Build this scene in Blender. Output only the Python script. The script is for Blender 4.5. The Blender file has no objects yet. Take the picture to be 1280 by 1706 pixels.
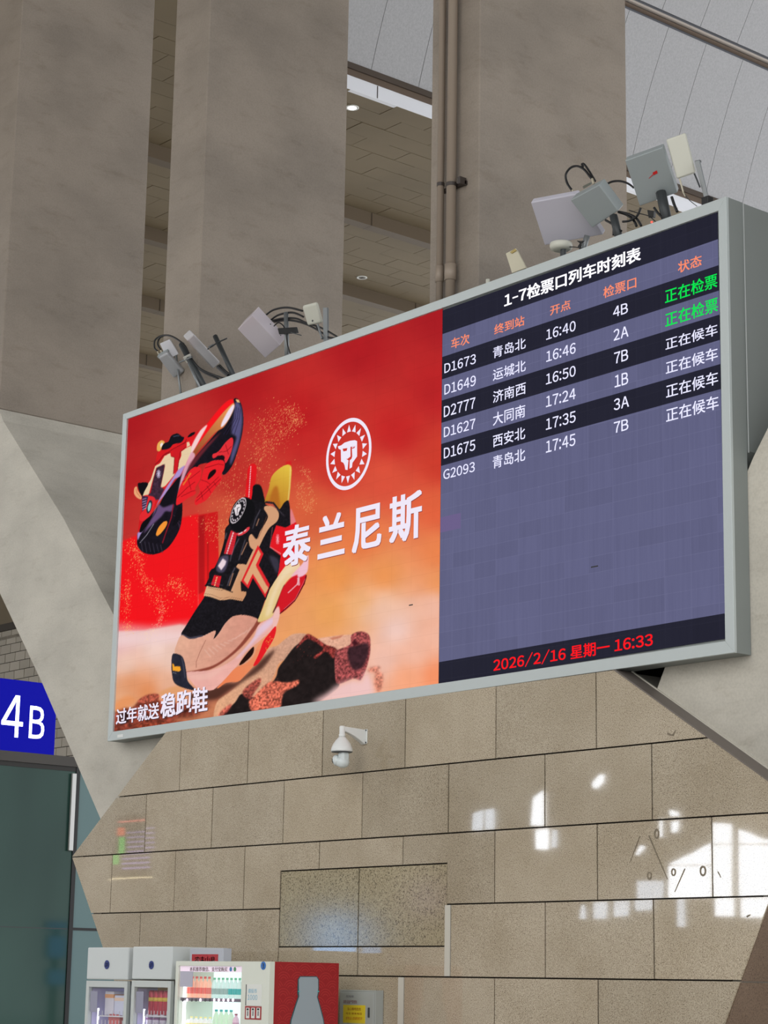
import bpy, bmesh, math, random
import numpy as np
from mathutils import Vector, Matrix
random.seed(7); RNG = np.random.default_rng(11)
SC = bpy.context.scene
COL = SC.collection

# ------------------------------------------------------------------ camera
W_, H_, FPX, EYE = 1280, 1706, 3508.4, 1.6
RT = np.array([0.6459333, 0.76321514, 0.01651755])
UP = np.array([0.15653181, -0.15359309, 0.97565719])
BK = np.array([0.74717332, -0.62762395, -0.21867833])
EYEP = np.array([0.0, 0.0, EYE])
cam = bpy.data.cameras.new('camera'); camo = bpy.data.objects.new('camera', cam); COL.objects.link(camo)
cam.sensor_fit = 'HORIZONTAL'; cam.sensor_width = 36; cam.lens = FPX / W_ * 36
cam.clip_start = 0.1; cam.clip_end = 400
m4 = Matrix.Identity(4)
for i in range(3):
    m4[i][0], m4[i][1], m4[i][2], m4[i][3] = RT[i], UP[i], BK[i], EYEP[i]
camo.matrix_world = m4
SC.camera = camo

# ------------------------------------------------------------------ daylight, added key light, exposure
SC.view_settings.view_transform = 'Standard'; SC.view_settings.look = 'None'
SC.view_settings.gamma = 1; SC.view_settings.exposure = 0; SC.view_settings.use_curve_mapping = False
wd = bpy.data.worlds.new('daylight'); SC.world = wd; wd.use_nodes = True
bg = wd.node_tree.nodes['Background']; bg.inputs[0].default_value = (0.97, 0.982, 1.0, 1); bg.inputs[1].default_value = 1.9

def area(name, loc, target, sx, sy, power, color=(1, 1, 1)):
    l = bpy.data.lights.new(name, 'AREA'); l.shape = 'RECTANGLE'; l.size = sx; l.size_y = sy
    l.energy = power; l.color = color
    o = bpy.data.objects.new(name, l); COL.objects.link(o); o.location = loc
    o.rotation_euler = (Vector(target) - Vector(loc)).to_track_quat('-Z', 'Y').to_euler()
    return o
area('added_key', (-8, -16, 17), (-17, 14, 3), 22, 22, 3300, (1.0, 0.98, 0.94))  # added key light without a visible source, brightens the stone front

# ------------------------------------------------------------------ pixel -> point helpers
def ray(x, y):
    v = (x - W_ / 2) * RT - (y - H_ / 2) * UP - FPX * BK
    return v / np.linalg.norm(v)
def atY(x, y, Y): d = ray(x, y); return EYEP + d * (Y / d[1])
def atX(x, y, X): d = ray(x, y); return EYEP + d * (X / d[0])
def atZ(x, y, Z): d = ray(x, y); return EYEP + d * ((Z - EYE) / d[2])
def atPlane(x, y, P, n): d = ray(x, y); return EYEP + d * (np.dot(P - EYEP, n) / np.dot(d, n))
def proj(P):
    q = np.asarray(P, float) - EYEP
    k = FPX / -(q @ BK)
    return np.stack([W_ / 2 + (q @ RT) * k, H_ / 2 - (q @ UP) * k], -1)

# ------------------------------------------------------------------ materials
def lin(c):
    out = []
    for v in c[:3]:
        v = v / 255.0
        out.append(v / 12.92 if v <= 0.04045 else ((v + 0.055) / 1.055) ** 2.4)
    return tuple(out) + (1.0,)
MATS = {}
def mat(name, c, rough=0.6, metal=0.0, spec=0.5, emit=None, es=1.0, alpha=None, trans=0.0):
    if name in MATS: return MATS[name]
    m = bpy.data.materials.new(name); m.use_nodes = True
    b = m.node_tree.nodes['Principled BSDF']
    b.inputs['Base Color'].default_value = lin(c); b.inputs['Roughness'].default_value = rough
    b.inputs['Metallic'].default_value = metal; b.inputs['Specular IOR Level'].default_value = spec
    b.inputs['Transmission Weight'].default_value = trans
    if emit is not None:
        b.inputs['Emission Color'].default_value = lin(emit); b.inputs['Emission Strength'].default_value = es
    MATS[name] = m
    return m
def nodes(m): return m.node_tree.nodes, m.node_tree.links
def noise(m, scale, detail=4, rough=0.55, sx=(1, 1, 1), w=None):
    N, L = nodes(m)
    tc = N.new('ShaderNodeTexCoord'); mp = N.new('ShaderNodeMapping'); mp.inputs['Scale'].default_value = sx
    L.new(tc.outputs['Object'], mp.inputs[0])
    n = N.new('ShaderNodeTexNoise'); n.inputs['Scale'].default_value = scale; n.inputs['Detail'].default_value = detail
    n.inputs['Roughness'].default_value = rough
    L.new(mp.outputs[0], n.inputs['Vector'])
    return n
def ramp(m, src, stops):
    N, L = nodes(m)
    r = N.new('ShaderNodeValToRGB'); L.new(src, r.inputs[0])
    e = r.color_ramp.elements
    while len(e) < len(stops): e.new(0.5)
    for i, (p, c) in enumerate(stops): e[i].position = p; e[i].color = lin(c)
    return r
def mixc(m, fac, a, b, mode='MIX'):
    N, L = nodes(m)
    x = N.new('ShaderNodeMix'); x.data_type = 'RGBA'; x.blend_type = mode
    if isinstance(fac, float): x.inputs[0].default_value = fac
    else: L.new(fac, x.inputs[0])
    for s, v in ((6, a), (7, b)):
        if isinstance(v, tuple): x.inputs[s].default_value = v
        else: L.new(v, x.inputs[s])
    return x.outputs[2]
def bump(m, src, strength, dist=0.01):
    N, L = nodes(m)
    b = N.new('ShaderNodeBump'); b.inputs['Strength'].default_value = strength; b.inputs['Distance'].default_value = dist
    L.new(src, b.inputs['Height']); L.new(b.outputs[0], N['Principled BSDF'].inputs['Normal'])

def concrete(name, c, streak=1.0):
    m = mat(name, c, 0.62, spec=0.35); N, L = nodes(m)
    n1 = noise(m, 0.55, 6, 0.6, (1, 1, 1.6)); n2 = noise(m, 3.0, 8, 0.7, (0.7, 0.7, 2.2)); n3 = noise(m, 45, 3, 0.5)
    d = tuple(v * 0.90 for v in c); h = tuple(min(255, v * 1.04) for v in c)
    r1 = ramp(m, n1.outputs[0], [(0.33, d), (0.55, c), (0.72, h)])
    r2 = ramp(m, n2.outputs[0], [(0.30, (226, 223, 219)), (0.45, (250, 250, 250)), (0.75, (255, 255, 255))])
    c1 = mixc(m, 0.7 * streak, r1.outputs[0], r2.outputs[0], 'MULTIPLY')
    r3 = ramp(m, n3.outputs[0], [(0.3, (225, 225, 225)), (0.6, (255, 255, 255))])
    c2 = mixc(m, 0.4, c1, r3.outputs[0], 'MULTIPLY')
    L.new(c2, N['Principled BSDF'].inputs['Base Color']); bump(m, n2.outputs[0], 0.10, 0.01)
    return m
def granite(name, base, dark, light, rough, scale=120, spec=0.5, wav=0.0):
    m = mat(name, base, rough, spec=spec); N, L = nodes(m)
    n1 = noise(m, scale, 3, 0.7); n2 = noise(m, scale * 2.3, 2, 0.6); n3 = noise(m, 1.2, 4, 0.6)
    r1 = ramp(m, n1.outputs[0], [(0.36, dark), (0.47, base), (0.58, base), (0.70, light)])
    r2 = ramp(m, n2.outputs[0], [(0.35, (120, 112, 98)), (0.5, (255, 255, 255))])
    c1 = mixc(m, 0.55, r1.outputs[0], r2.outputs[0], 'MULTIPLY')
    oi = N.new('ShaderNodeObjectInfo')
    r4 = ramp(m, oi.outputs['Random'], [(0.0, (238, 236, 232)), (0.5, (248, 246, 243)), (1.0, (255, 252, 247))])
    c2 = mixc(m, 1.0, c1, r4.outputs[0], 'MULTIPLY')
    r3 = ramp(m, n3.outputs[0], [(0.3, (228, 224, 216)), (0.65, (255, 255, 255))])
    c3 = mixc(m, 0.8, c2, r3.outputs[0], 'MULTIPLY')
    L.new(c3, N['Principled BSDF'].inputs['Base Color'])
    if wav: bump(m, noise(m, 2.2, 2).outputs[0], wav, 0.01)
    return m
def led(name, c, s=1.0, module=None, line=0.12):
    """lit display surface; faint module joints when module=(w,h) is given"""
    m = mat(name, (8, 8, 10), 0.7, spec=0.0, emit=c, es=s); N, L = nodes(m)
    if module:
        tc = N.new('ShaderNodeTexCoord'); sp = N.new('ShaderNodeSeparateXYZ'); cb = N.new('ShaderNodeCombineXYZ')
        L.new(tc.outputs['Object'], sp.inputs[0]); L.new(sp.outputs[0], cb.inputs[0]); L.new(sp.outputs[2], cb.inputs[1])
        br = N.new('ShaderNodeTexBrick'); L.new(cb.outputs[0], br.inputs['Vector'])
        br.offset = 0.0; br.inputs['Scale'].default_value = 1.0; br.inputs['Mortar Size'].default_value = 0.0035
        br.inputs['Mortar Smooth'].default_value = 0.4
        br.inputs['Brick Width'].default_value = module[0]; br.inputs['Row Height'].default_value = module[1]
        k1 = tuple(v * 0.975 for v in c); k2 = tuple(min(255, v * 1.02) for v in c)
        br.inputs['Color1'].default_value = lin(k1); br.inputs['Color2'].default_value = lin(k2)
        br.inputs['Mortar'].default_value = lin(tuple(min(255, v + 255 * line * 0.15 + 3) for v in c))
        w2 = noise(m, 3.0, 3, 0.6, (9, 1, 0.4))
        r = ramp(m, w2.outputs[0], [(0.3, (246, 246, 247)), (0.6, (255, 255, 255))])
        L.new(mixc(m, 1.0, br.outputs['Color'], r.outputs[0], 'MULTIPLY'), N['Principled BSDF'].inputs['Emission Color'])
    return m

CON_LIT = concrete('concrete_lit', (204, 199, 187))  # same concrete as the piers, light from below painted into the colour
CON_PIER = concrete('concrete_pier', (154, 143, 131))
CON_DARK = concrete('concrete_web', (120, 116, 106))
STONE = granite('granite_polished', (198, 186, 166), (106, 93, 77), (234, 227, 210), 0.022, 105, 0.5, 0.0)
STONE_FLAMED = granite('granite_flamed', (178, 167, 138), (76, 66, 46), (214, 206, 178), 0.09, 75, 0.5)
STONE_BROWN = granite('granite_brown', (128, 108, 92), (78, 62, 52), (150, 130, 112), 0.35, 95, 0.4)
JOINT = mat('dark_joint', (26, 22, 18), 0.9, spec=0.1)
STRIPM = mat('edge_strip_metal', (112, 104, 98), 0.55, metal=0.1)
ALU = mat('anodised_frame', (188, 196, 196), 0.42, metal=0.2, spec=0.5)
ALU_SIDE = mat('painted_casing', (134, 140, 138), 0.5, metal=0.2)
BLACK = mat('black_plastic', (16, 16, 18), 0.45)
SEAL = mat('white_sealant', (196, 192, 180), 0.7)

# ------------------------------------------------------------------ mesh helpers
def link(o, parent=None, kind=None, label=None, cat=None, group=None):
    COL.objects.link(o)
    if parent is not None: o.parent = parent
    if kind: o['kind'] = kind
    if label: o['label'] = label
    if cat: o['category'] = cat
    if group: o['group'] = group
    return o
def empty(name, loc=(0, 0, 0), **kw):
    o = bpy.data.objects.new(name, None); o.empty_display_size = 0.1
    link(o, **kw); o.location = tuple(float(v) for v in loc)
    return o
class MB:
    def __init__(s): s.v = []; s.f = []
    def add(s, vs, fs):
        k = len(s.v); s.v += [tuple(float(c) for c in p) for p in vs]; s.f += [tuple(i + k for i in f) for f in fs]; return s
    def hexa(s, p):      # 8 points: bottom ring 0-3, top ring 4-7
        return s.add(p, [(0, 3, 2, 1), (4, 5, 6, 7), (0, 1, 5, 4), (1, 2, 6, 5), (2, 3, 7, 6), (3, 0, 4, 7)])
    def box(s, x0, x1, y0, y1, z0, z1):
        return s.hexa([(x0, y0, z0), (x1, y0, z0), (x1, y1, z0), (x0, y1, z0), (x0, y0, z1), (x1, y0, z1), (x1, y1, z1), (x0, y1, z1)])
    def prism(s, poly, y0, y1):   # poly in XZ
        n = len(poly)
        vs = [(p[0], y0, p[1]) for p in poly] + [(p[0], y1, p[1]) for p in poly]
        return s.add(vs, [tuple(range(n)), tuple(range(2 * n - 1, n - 1, -1))] + [((i + 1) % n, i, i + n, (i + 1) % n + n) for i in range(n)])
    def ext(s, pts, vec):         # 3D planar polygon extruded by vec
        n = len(pts); vec = np.asarray(vec, float)
        vs = [tuple(p) for p in pts] + [tuple(np.asarray(p) + vec) for p in pts]
        return s.add(vs, [tuple(range(n)), tuple(range(2 * n - 1, n - 1, -1))] + [((i + 1) % n, i, i + n, (i + 1) % n + n) for i in range(n)])
    def flat(s, pts): return s.add(pts, [tuple(range(len(pts)))])
    def lathe(s, c, prof, axis=(0, 0, 1), n=20, cap=True):   # prof: (radius, distance along axis)
        a = Vector(axis).normalized(); u = a.orthogonal().normalized(); w = a.cross(u)
        c = Vector([float(q) for q in c]); vs = []
        for r, h in prof:
            for i in range(n):
                t = 2 * math.pi * i / n
                vs.append(c + a * h + (u * math.cos(t) + w * math.sin(t)) * r)
        fs = []
        for j in range(len(prof) - 1):
            for i in range(n):
                fs.append((j * n + i, j * n + (i + 1) % n, (j + 1) * n + (i + 1) % n, (j + 1) * n + i))
        if cap: fs += [tuple(range(n - 1, -1, -1)), tuple((len(prof) - 1) * n + i for i in range(n))]
        return s.add(vs, fs)
    def tube(s, pts, r, n=8, smooth=0):
        P = [Vector([float(q) for q in p]) for p in pts]
        if smooth:
            Q = []
            for i in range(len(P) - 1):
                p0 = P[max(i - 1, 0)]; p1 = P[i]; p2 = P[i + 1]; p3 = P[min(i + 2, len(P) - 1)]
                for k in range(smooth):
                    t = k / smooth
                    Q.append(0.5 * ((2 * p1) + (p2 - p0) * t + (2 * p0 - 5 * p1 + 4 * p2 - p3) * t * t + (3 * p1 - p0 - 3 * p2 + p3) * t ** 3))
            Q.append(P[-1]); P = Q
        vs = []; up = None
        for i, p in enumerate(P):
            d = (P[min(i + 1, len(P) - 1)] - P[max(i - 1, 0)]).normalized()
            up = d.orthogonal().normalized() if up is None else (up - d * up.dot(d)).normalized()
            w = d.cross(up)
            for k in range(n):
                t = 2 * math.pi * k / n; vs.append(p + (up * math.cos(t) + w * math.sin(t)) * r)
        fs = [(j * n + k, j * n + (k + 1) % n, (j + 1) * n + (k + 1) % n, (j + 1) * n + k) for j in range(len(P) - 1) for k in range(n)]
        fs += [tuple(range(n - 1, -1, -1)), tuple((len(P) - 1) * n + k for k in range(n))]
        return s.add(vs, fs)
    def build(s, name, m, parent=None, bevel=0, smooth=False, segs=2, **kw):
        me = bpy.data.meshes.new(name); me.from_pydata(s.v, [], s.f); me.materials.append(m)
        bm = bmesh.new(); bm.from_mesh(me)
        bmesh.ops.recalc_face_normals(bm, faces=bm.faces)
        if bevel: bmesh.ops.bevel(bm, geom=list(bm.edges), offset=bevel, segments=segs, profile=0.5, affect='EDGES', clamp_overlap=True)
        if smooth:
            for f in bm.faces: f.smooth = len(f.verts) < 6
        bm.to_mesh(me); bm.free()
        o = bpy.data.objects.new(name, me); link(o, parent=parent, **kw)
        l = Vector((0, 0, 0)); q = parent
        while q is not None: l += Vector(q.location); q = q.parent
        if l.length > 0: me.transform(Matrix.Translation(-l))
        return o
def copy_tree(root, loc):
    r = root.copy(); COL.objects.link(r); r.location = loc
    for ch in list(root.children):
        c = ch.copy(); COL.objects.link(c); c.parent = r
        for g in list(ch.children):
            d = g.copy(); COL.objects.link(d); d.parent = c
    return r

# lettering: glyph outlines turned to flat meshes, fitted to a world rectangle
_txt = {}
_raw = {}
def raw_glyph(ch):
    """one glyph outline; Latin letters use the full-width forms of the bundled CJK face"""
    if ch in _raw: return _raw[ch]
    c = bpy.data.curves.new('t', 'FONT'); c.body = chr(ord(ch) + 0xFEE0) if 33 <= ord(ch) < 127 else ch; c.size = 1; c.resolution_u = 3
    o = bpy.data.objects.new('t', c); COL.objects.link(o)
    dg = bpy.context.evaluated_depsgraph_get(); dg.update()
    me = bpy.data.meshes.new_from_object(o.evaluated_get(dg))
    v = np.array([x.co[:2] for x in me.vertices]); f = [tuple(p.vertices) for p in me.polygons]
    bpy.data.objects.remove(o); bpy.data.meshes.remove(me)
    _raw[ch] = (v, f); return _raw[ch]
def glyphs(s, bold):
    k = (s, bold)
    if k in _txt: return _txt[k]
    V = []; F = []; pen = 0.0; n = 0
    shifts = [(0, 0)] if not bold else [(dx, dy) for dx in (-bold, 0, bold) for dy in (-bold * .6, 0, bold * .6)]
    for ch in s:
        if ch == ' ': pen += 0.30; continue
        v, f = raw_glyph(ch)
        cjk = ord(ch) > 0x2E80
        x0 = 0.0 if cjk else v[:, 0].min() - 0.055
        adv = (1.0 if cjk else v[:, 0].max() - x0 + 0.055)
        if ch in ':': adv += 0.02
        if cjk and ch == '一': adv = 1.0
        sc = 1.0
        vv = v.copy()
        if ch in '-/': vv[:, 0] = v[:, 0].mean() + (v[:, 0] - v[:, 0].mean()) * (.5 if ch == '-' else .62); x0 = vv[:, 0].min() - .05; adv = vv[:, 0].max() - x0 + .05
        if cjk: vv[:, 0] -= 0.0
        for dx, dy in shifts:
            V.append(vv + [pen - x0 + dx, dy]); F += [tuple(i + n for i in t) for t in f]; n += len(v)
        pen += adv
    v = np.concatenate(V)
    v -= v.min(0); v /= np.maximum(v.max(0), 1e-6)
    _txt[k] = (v, F); return _txt[k]
def text(s, m, P0, U, V, parent, name='lettering', bold=0.0, label=None):
    """P0 lower-left corner, U and V the full width and height vectors"""
    v, f = glyphs(s, bold)
    P = np.asarray(P0)[None] + v[:, :1] * np.asarray(U)[None] + v[:, 1:2] * np.asarray(V)[None]
    b = MB(); b.add([tuple(p) for p in P], f)
    return b.build(name, m, parent, label=label)
def text_y(s, m, bl, tr, Y, parent, bold=0.0, tilt=0.0, **kw):
    a = atY(bl[0], bl[1], Y); b = atY(tr[0], tr[1], Y)
    w = b[0] - a[0]; h = b[2] - a[2] - w * tilt
    return text(s, m, a, (w, 0, w * tilt), (0, 0, h), parent, bold=bold, **kw)
def text_x(s, m, bl, tr, X, parent, bold=0.0, **kw):
    a = atX(bl[0], bl[1], X); b = atX(tr[0], tr[1], X)
    return text(s, m, a, (0, b[1] - a[1], 0), (0, 0, b[2] - a[2]), parent, bold=bold, **kw)

# ================================================================== FLOOR
fm = mat('floor_stone', (176, 172, 164), 0.25); 
N, L = nodes(fm); nn = noise(fm, 3, 4); L.new(ramp(fm, nn.outputs[0], [(0.3, (150, 146, 138)), (0.7, (190, 186, 178))]).outputs[0], N['Principled BSDF'].inputs['Base Color'])
MB().box(-100, 20, -60, 45, -0.2, 0).build('floor', fm, kind='structure', label='pale polished stone concourse floor')

# ================================================================== STONE-CLAD BLOCK
YW = 14.0
ULx = lambda z: -22.532 + (z - 3.065) * (-20.61 + 22.532) / (4.436 - 3.065)
LLx = lambda z: -22.532 + (3.065 - z) * 0.72
URx = lambda z: -11.559 - (z - 3.324) / 0.6314
LRx = lambda z: -11.588 + (z - 2.361) * 0.4957
ZTOP = 4.452
apex_r = (-11.195, 3.094)
HEX = [(LLx(0), 0), (LRx(0), 0), apex_r, (URx(ZTOP), ZTOP), (ULx(ZTOP), ZTOP), (-22.532, 3.065)]
YB = 14.25            # plane of the brace fronts
core = MB().prism([(x * 1.0, z) for x, z in HEX], YW + 0.03, YB + 2.2).build('wall_front', CON_DARK, kind='structure', label='stone-clad hexagonal base wall under the display board')
MB().prism([(-22.3, 3.065), (-20.6, 4.42), (URx(4.42) - .02, 4.42), (-11.3, 3.09), (LRx(0) - .1, 0.01), (LLx(0) + .1, 0.01)], YW + 0.012, YW + 0.032).build('joint_backing', JOINT, core)
def clip(poly):
    # against the hexagon (convex, counter-clockwise in XZ)
    for i in range(len(HEX)):
        a = HEX[i]; b = HEX[(i + 1) % len(HEX)]
        out = []
        side = lambda p: (b[0] - a[0]) * (p[1] - a[1]) - (b[1] - a[1]) * (p[0] - a[0])
        for j in range(len(poly)):
            p = poly[j]; q = poly[(j + 1) % len(poly)]; sp, sq = side(p), side(q)
            if sp >= 0: out.append(p)
            if (sp >= 0) != (sq >= 0):
                t = sp / (sp - sq); out.append((p[0] + (q[0] - p[0]) * t, p[1] + (q[1] - p[1]) * t))
        poly = out
        if len(poly) < 3: return []
    return poly
G = 0.007
def tile(poly, m=STONE, proud=None):
    poly = clip(poly)
    if len(poly) < 3: return
    y = YW + (random.uniform(-0.0015, 0.0015) if proud is None else proud)
    tz = random.uniform(-0.0012, 0.0012); tx = random.uniform(-0.0012, 0.0012)
    if m is STONE_FLAMED: tz = tx = 0
    c = np.mean(poly, 0)
    n = len(poly); vs = [(p[0], y + (p[0] - c[0]) * tx + (p[1] - c[1]) * tz, p[1]) for p in poly] + [(p[0], YW + 0.03, p[1]) for p in poly]
    b = MB(); b.add(vs, [tuple(range(n)), tuple(range(2 * n - 1, n - 1, -1))] + [((i + 1) % n, i, i + n, (i + 1) % n + n) for i in range(n)])
    return b.build('stone_tile', m, core)
def rect(x0, x1, z0, z1): return [(x0 + G, z0 + G), (x1 - G, z0 + G), (x1 - G, z1 - G), (x0 + G, z1 - G)]
z4, z3, z2, z1 = 1.676, 2.371, 3.061, 3.745
JA = [-20.273 - 1.345, -20.273, -18.954, -17.619, -16.269, -14.919, -13.568, -12.2]
JB = [-22.6, -20.94, -19.60, -18.276, -16.937, -15.6, -14.243, -12.884, -11.0]
JC = [-23.0, -21.623, -20.295, -18.957, -17.633, -16.28, -14.928, -13.565, -12.192, -10.8]
rows = []
for a, b in zip(JA[:-1], JA[1:]): tile(rect(a, b, z1, ZTOP + G))
for a, b in zip(JB[:-1], JB[1:]): tile(rect(a, b, z2, z1))
IX0, IX1, IZ0, IZ1 = -18.300, -15.615, 1.969, 2.768
for a, b in zip(JC[:-1], JC[1:]):
    if a == -18.957: tile([(a + G, z3 + G), (IX0 - G, z3 + G), (IX0 - G, IZ1 + G), (b - G, IZ1 + G), (b - G, z2 - G), (a + G, z2 - G)])
    elif a == -17.633: tile(rect(a, b, IZ1, z2))
    elif a == -16.28: tile([(a + G, IZ1 + G), (IX1 + G, IZ1 + G), (IX1 + G, z3 + G), (b - G, z3 + G), (b - G, z2 - G), (a + G, z2 - G)])
    else: tile(rect(a, b, z3, z2))
for a, b in ((-22.3, -20.968), (-20.968, -19.633), (-19.633, IX0), (-15.55, -14.238), (-14.238, -12.881), (-12.881, -11.0)): tile(rect(a, b, z4, z3))
tile(rect(IX0, -16.975, IZ0, IZ1), STONE_FLAMED, 0.006); tile(rect(-16.975, IX1 + .005, IZ0, IZ1), STONE_FLAMED, 0.006)
tile(rect(IX0, -16.966, z4, IZ0)); tile(rect(-16.966, IX1 + .01, z4, IZ0))
for a, b in ((-22, -20.3), (-20.3, -18.96), (-18.96, -17.62), (-17.62, -16.28), (-16.235, -14.92), (-14.92, -13.565), (-13.565, -11)): tile(rect(a, b, 0.98, z4))
for a, b in zip(JB[:-1], JB[1:]): tile(rect(a, b, 0.28, 0.98))
MB().box(-15.633, -15.554, YW - 0.004, YW + 0.02, 1.684, 2.364).build('sealing_strip', SEAL, core, label='white sealant strip down a widened joint')
MB().box(-16.32, -16.237, YW - 0.004, YW + 0.02, 0.2, 1.668).build('sealing_strip', SEAL, core)
# scuffs, glue rings and tape scars left on the right-hand tiles
sm = mat('glue_scar', (128, 118, 102), .8, spec=.2)
def scar(x0, y0, x1, y1, w=.008):
    a, b_ = atY(x0, y0, YW - .004), atY(x1, y1, YW - .004); d = (b_ - a) / np.linalg.norm(b_ - a); n_ = np.array([-d[2], 0, d[0]]) * w / 2
    MB().ext([a - n_, b_ - n_ * .4, b_ + n_ * .4, a + n_], (0, .002, 0)).build('glue_scar', sm, core)
for q in ((1081, 1392, 1112, 1465, .012), (1066, 1393, 1050, 1436, .007), (1141, 1447, 1124, 1486, .008), (1112, 1222, 1121, 1225, .02), (1121, 1225, 1126, 1216, .014), (1196, 1452, 1201, 1462, .008), (1244, 1527, 1250, 1524, .014)): scar(*q)
def glue_ring(px, py, rx_, rz_):
    c = atY(px, py, YW - .004); n_ = 18; vs = []
    for k_ in range(n_):
        t = 2 * math.pi * k_ / n_
        for r_ in (1.0, .66): vs.append((c[0] + rx_ * r_ * math.cos(t), c[1], c[2] + rz_ * r_ * math.sin(t)))
    MB().add(vs, [(2 * k_, 2 * k_ + 1, (2 * k_ + 3) % (2 * n_), (2 * k_ + 2) % (2 * n_)) for k_ in range(n_)]).build('glue_ring', sm, core)
for q in ((1171, 1451, .035, .045), (1122, 1453, .026, .034), (1082, 1459, .026, .036), (1094, 1389, .028, .045)): glue_ring(*q)
# edge strip along the upper right chamfer, returns below
a0 = np.array([URx(ZTOP), ZTOP]); a1 = np.array(apex_r); nrm = np.array([0.534, 0.846])
p = [tuple(a0), tuple(a0 + nrm * .012), tuple(a1 + nrm * .012), tuple(a1)]
MB().prism(p, YW + 0.004, YB + 0.02).build('edge_strip', STRIPM, core, label='grey metal strip along the upper right slope')
MB().prism([tuple(a0 + nrm * .012), tuple(a0 + nrm * .022), tuple(a1 + nrm * .022), tuple(a1 + nrm * .012)], YB - 0.02, YB).build('edge_lip', SEAL, core)
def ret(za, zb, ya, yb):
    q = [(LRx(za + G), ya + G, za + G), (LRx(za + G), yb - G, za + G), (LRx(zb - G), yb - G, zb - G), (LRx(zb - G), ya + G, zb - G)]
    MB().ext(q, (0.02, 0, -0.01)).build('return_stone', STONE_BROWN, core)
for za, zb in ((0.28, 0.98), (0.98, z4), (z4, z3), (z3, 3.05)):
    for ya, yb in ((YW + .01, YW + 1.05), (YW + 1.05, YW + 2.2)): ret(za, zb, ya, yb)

# ================================================================== CONCRETE PIERS
def pier(poly, y0, y1, label, m=CON_PIER):
    o = MB().prism(poly, y0, y1).build('concrete_pier', m, label=label, cat='pillar', bevel=0.012, segs=1)
    return o
YE = 16.56
XA = atY(20, 300, YB)[0]
pA = empty('concrete_pier', (-25.8, YB, 9.4), label='leftmost concrete pier whose foot bends inward as a slanting brace painted as lit from below', cat='pillar')
MB().prism([(-26.24, 9.42), (-25.44, 9.42), (-25.44, 40), (-26.24, 40)], YB, YE).build('shaft', CON_PIER, pA, bevel=.012, segs=1)
MB().prism([(-26.24, 8.0), (-25.01, 6.62), (-23.854, 5.352), (-22.283, 3.495), (-21.4, 2.5), (-19.6, 2.5), (-20.9, 4.4), (-22.179, 6.026), (-23.558, 7.542), (-25.298, 9.212), (-25.44, 9.415), (-26.24, 9.415)], YB, YE).build('slanting_brace', CON_LIT, pA, label='slanting brace, light from below in its colour')
XB1 = atY(343, 150, YB)[0]; XB0 = atY(286.5, 150, YB)[0]
pb = pier([(XB0, 4.9), (XB1, 4.9), (XB1, 40), (XB0, 40)], YB + 0.02, YE, 'tall concrete pier rising behind the red half of the display')
XC1 = atY(797, 150, YB)[0]; XC0 = atY(717, 150, YB)[0]
pc = pier([(XC0, 4.9), (XC1, 4.9), (XC1, 40), (XC0, 40)], YB + 0.02, YE, 'tall concrete pier with two pipes on its narrow front')
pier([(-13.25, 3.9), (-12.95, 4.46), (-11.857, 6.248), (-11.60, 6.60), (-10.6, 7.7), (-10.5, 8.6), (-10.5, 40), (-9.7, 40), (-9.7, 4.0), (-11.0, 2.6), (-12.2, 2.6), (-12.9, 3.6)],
     YB, YE, 'slanting concrete brace painted as lit from below at the right, behind the display corner', CON_LIT)
MB().box(-20.4, -13.2, YE - 0.9, YE, 2.0, 8.0).build('trim_1', CON_DARK, kind='structure', label='concrete web added behind the display to keep the gap dark')  # unseen slab added to block the bright background behind the gap

# pipes on the third pier
pm = mat('pipe_paint', (150, 136, 122), 0.5)
def pipe(xt, xb, r, zc, label, ycl):
    A = atY(xt, 0, YB - 0.05); B_ = atY(xb, 490, YB - 0.05)
    x = (A[0] + B_[0]) / 2
    y = YB - 0.02 - r
    e = empty('pipe', (x, y, 8.5), label=label, cat='pipe')
    MB().tube([(x, y, 8.66), (x, y, 40)], r, 14).build('tube', pm, e, smooth=True)
    z = atY(xb + 4, ycl, y)[2]
    MB().lathe((x, y, z - 0.09), [(r * 1.22, 0), (r * 1.22, 0.18)], n=14).build('coupling', pm, e, smooth=True)
    zz = atY(xb, 308, y)[2]
    MB().lathe((x, y, zz - 0.02), [(r * 1.12, 0), (r * 1.12, 0.04)], n=14).build('clamp', mat('clamp_dark', (60, 52, 48), .5), e)
    return x, zz
x1, zz = pipe(738, 734, 0.038, 0, 'thinner left pipe running up the pier front', 455)
x2, zz = pipe(758.5, 752, 0.052, 0, 'thicker right pipe running up the pier front', 452)
t = MB().box(x1 - 0.02, x2 + 0.16, YB - 0.02, YB + 0.02, zz - 0.02, zz + 0.02); t.box(x2 + 0.12, x2 + 0.16, YB - 0.09, YB, zz - 0.03, zz + 0.05)
t.build('pipe_bracket', mat('clamp_dark', (60, 52, 48), .5), label='small dark bracket holding the two pipes to the pier', cat='bracket')

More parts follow.
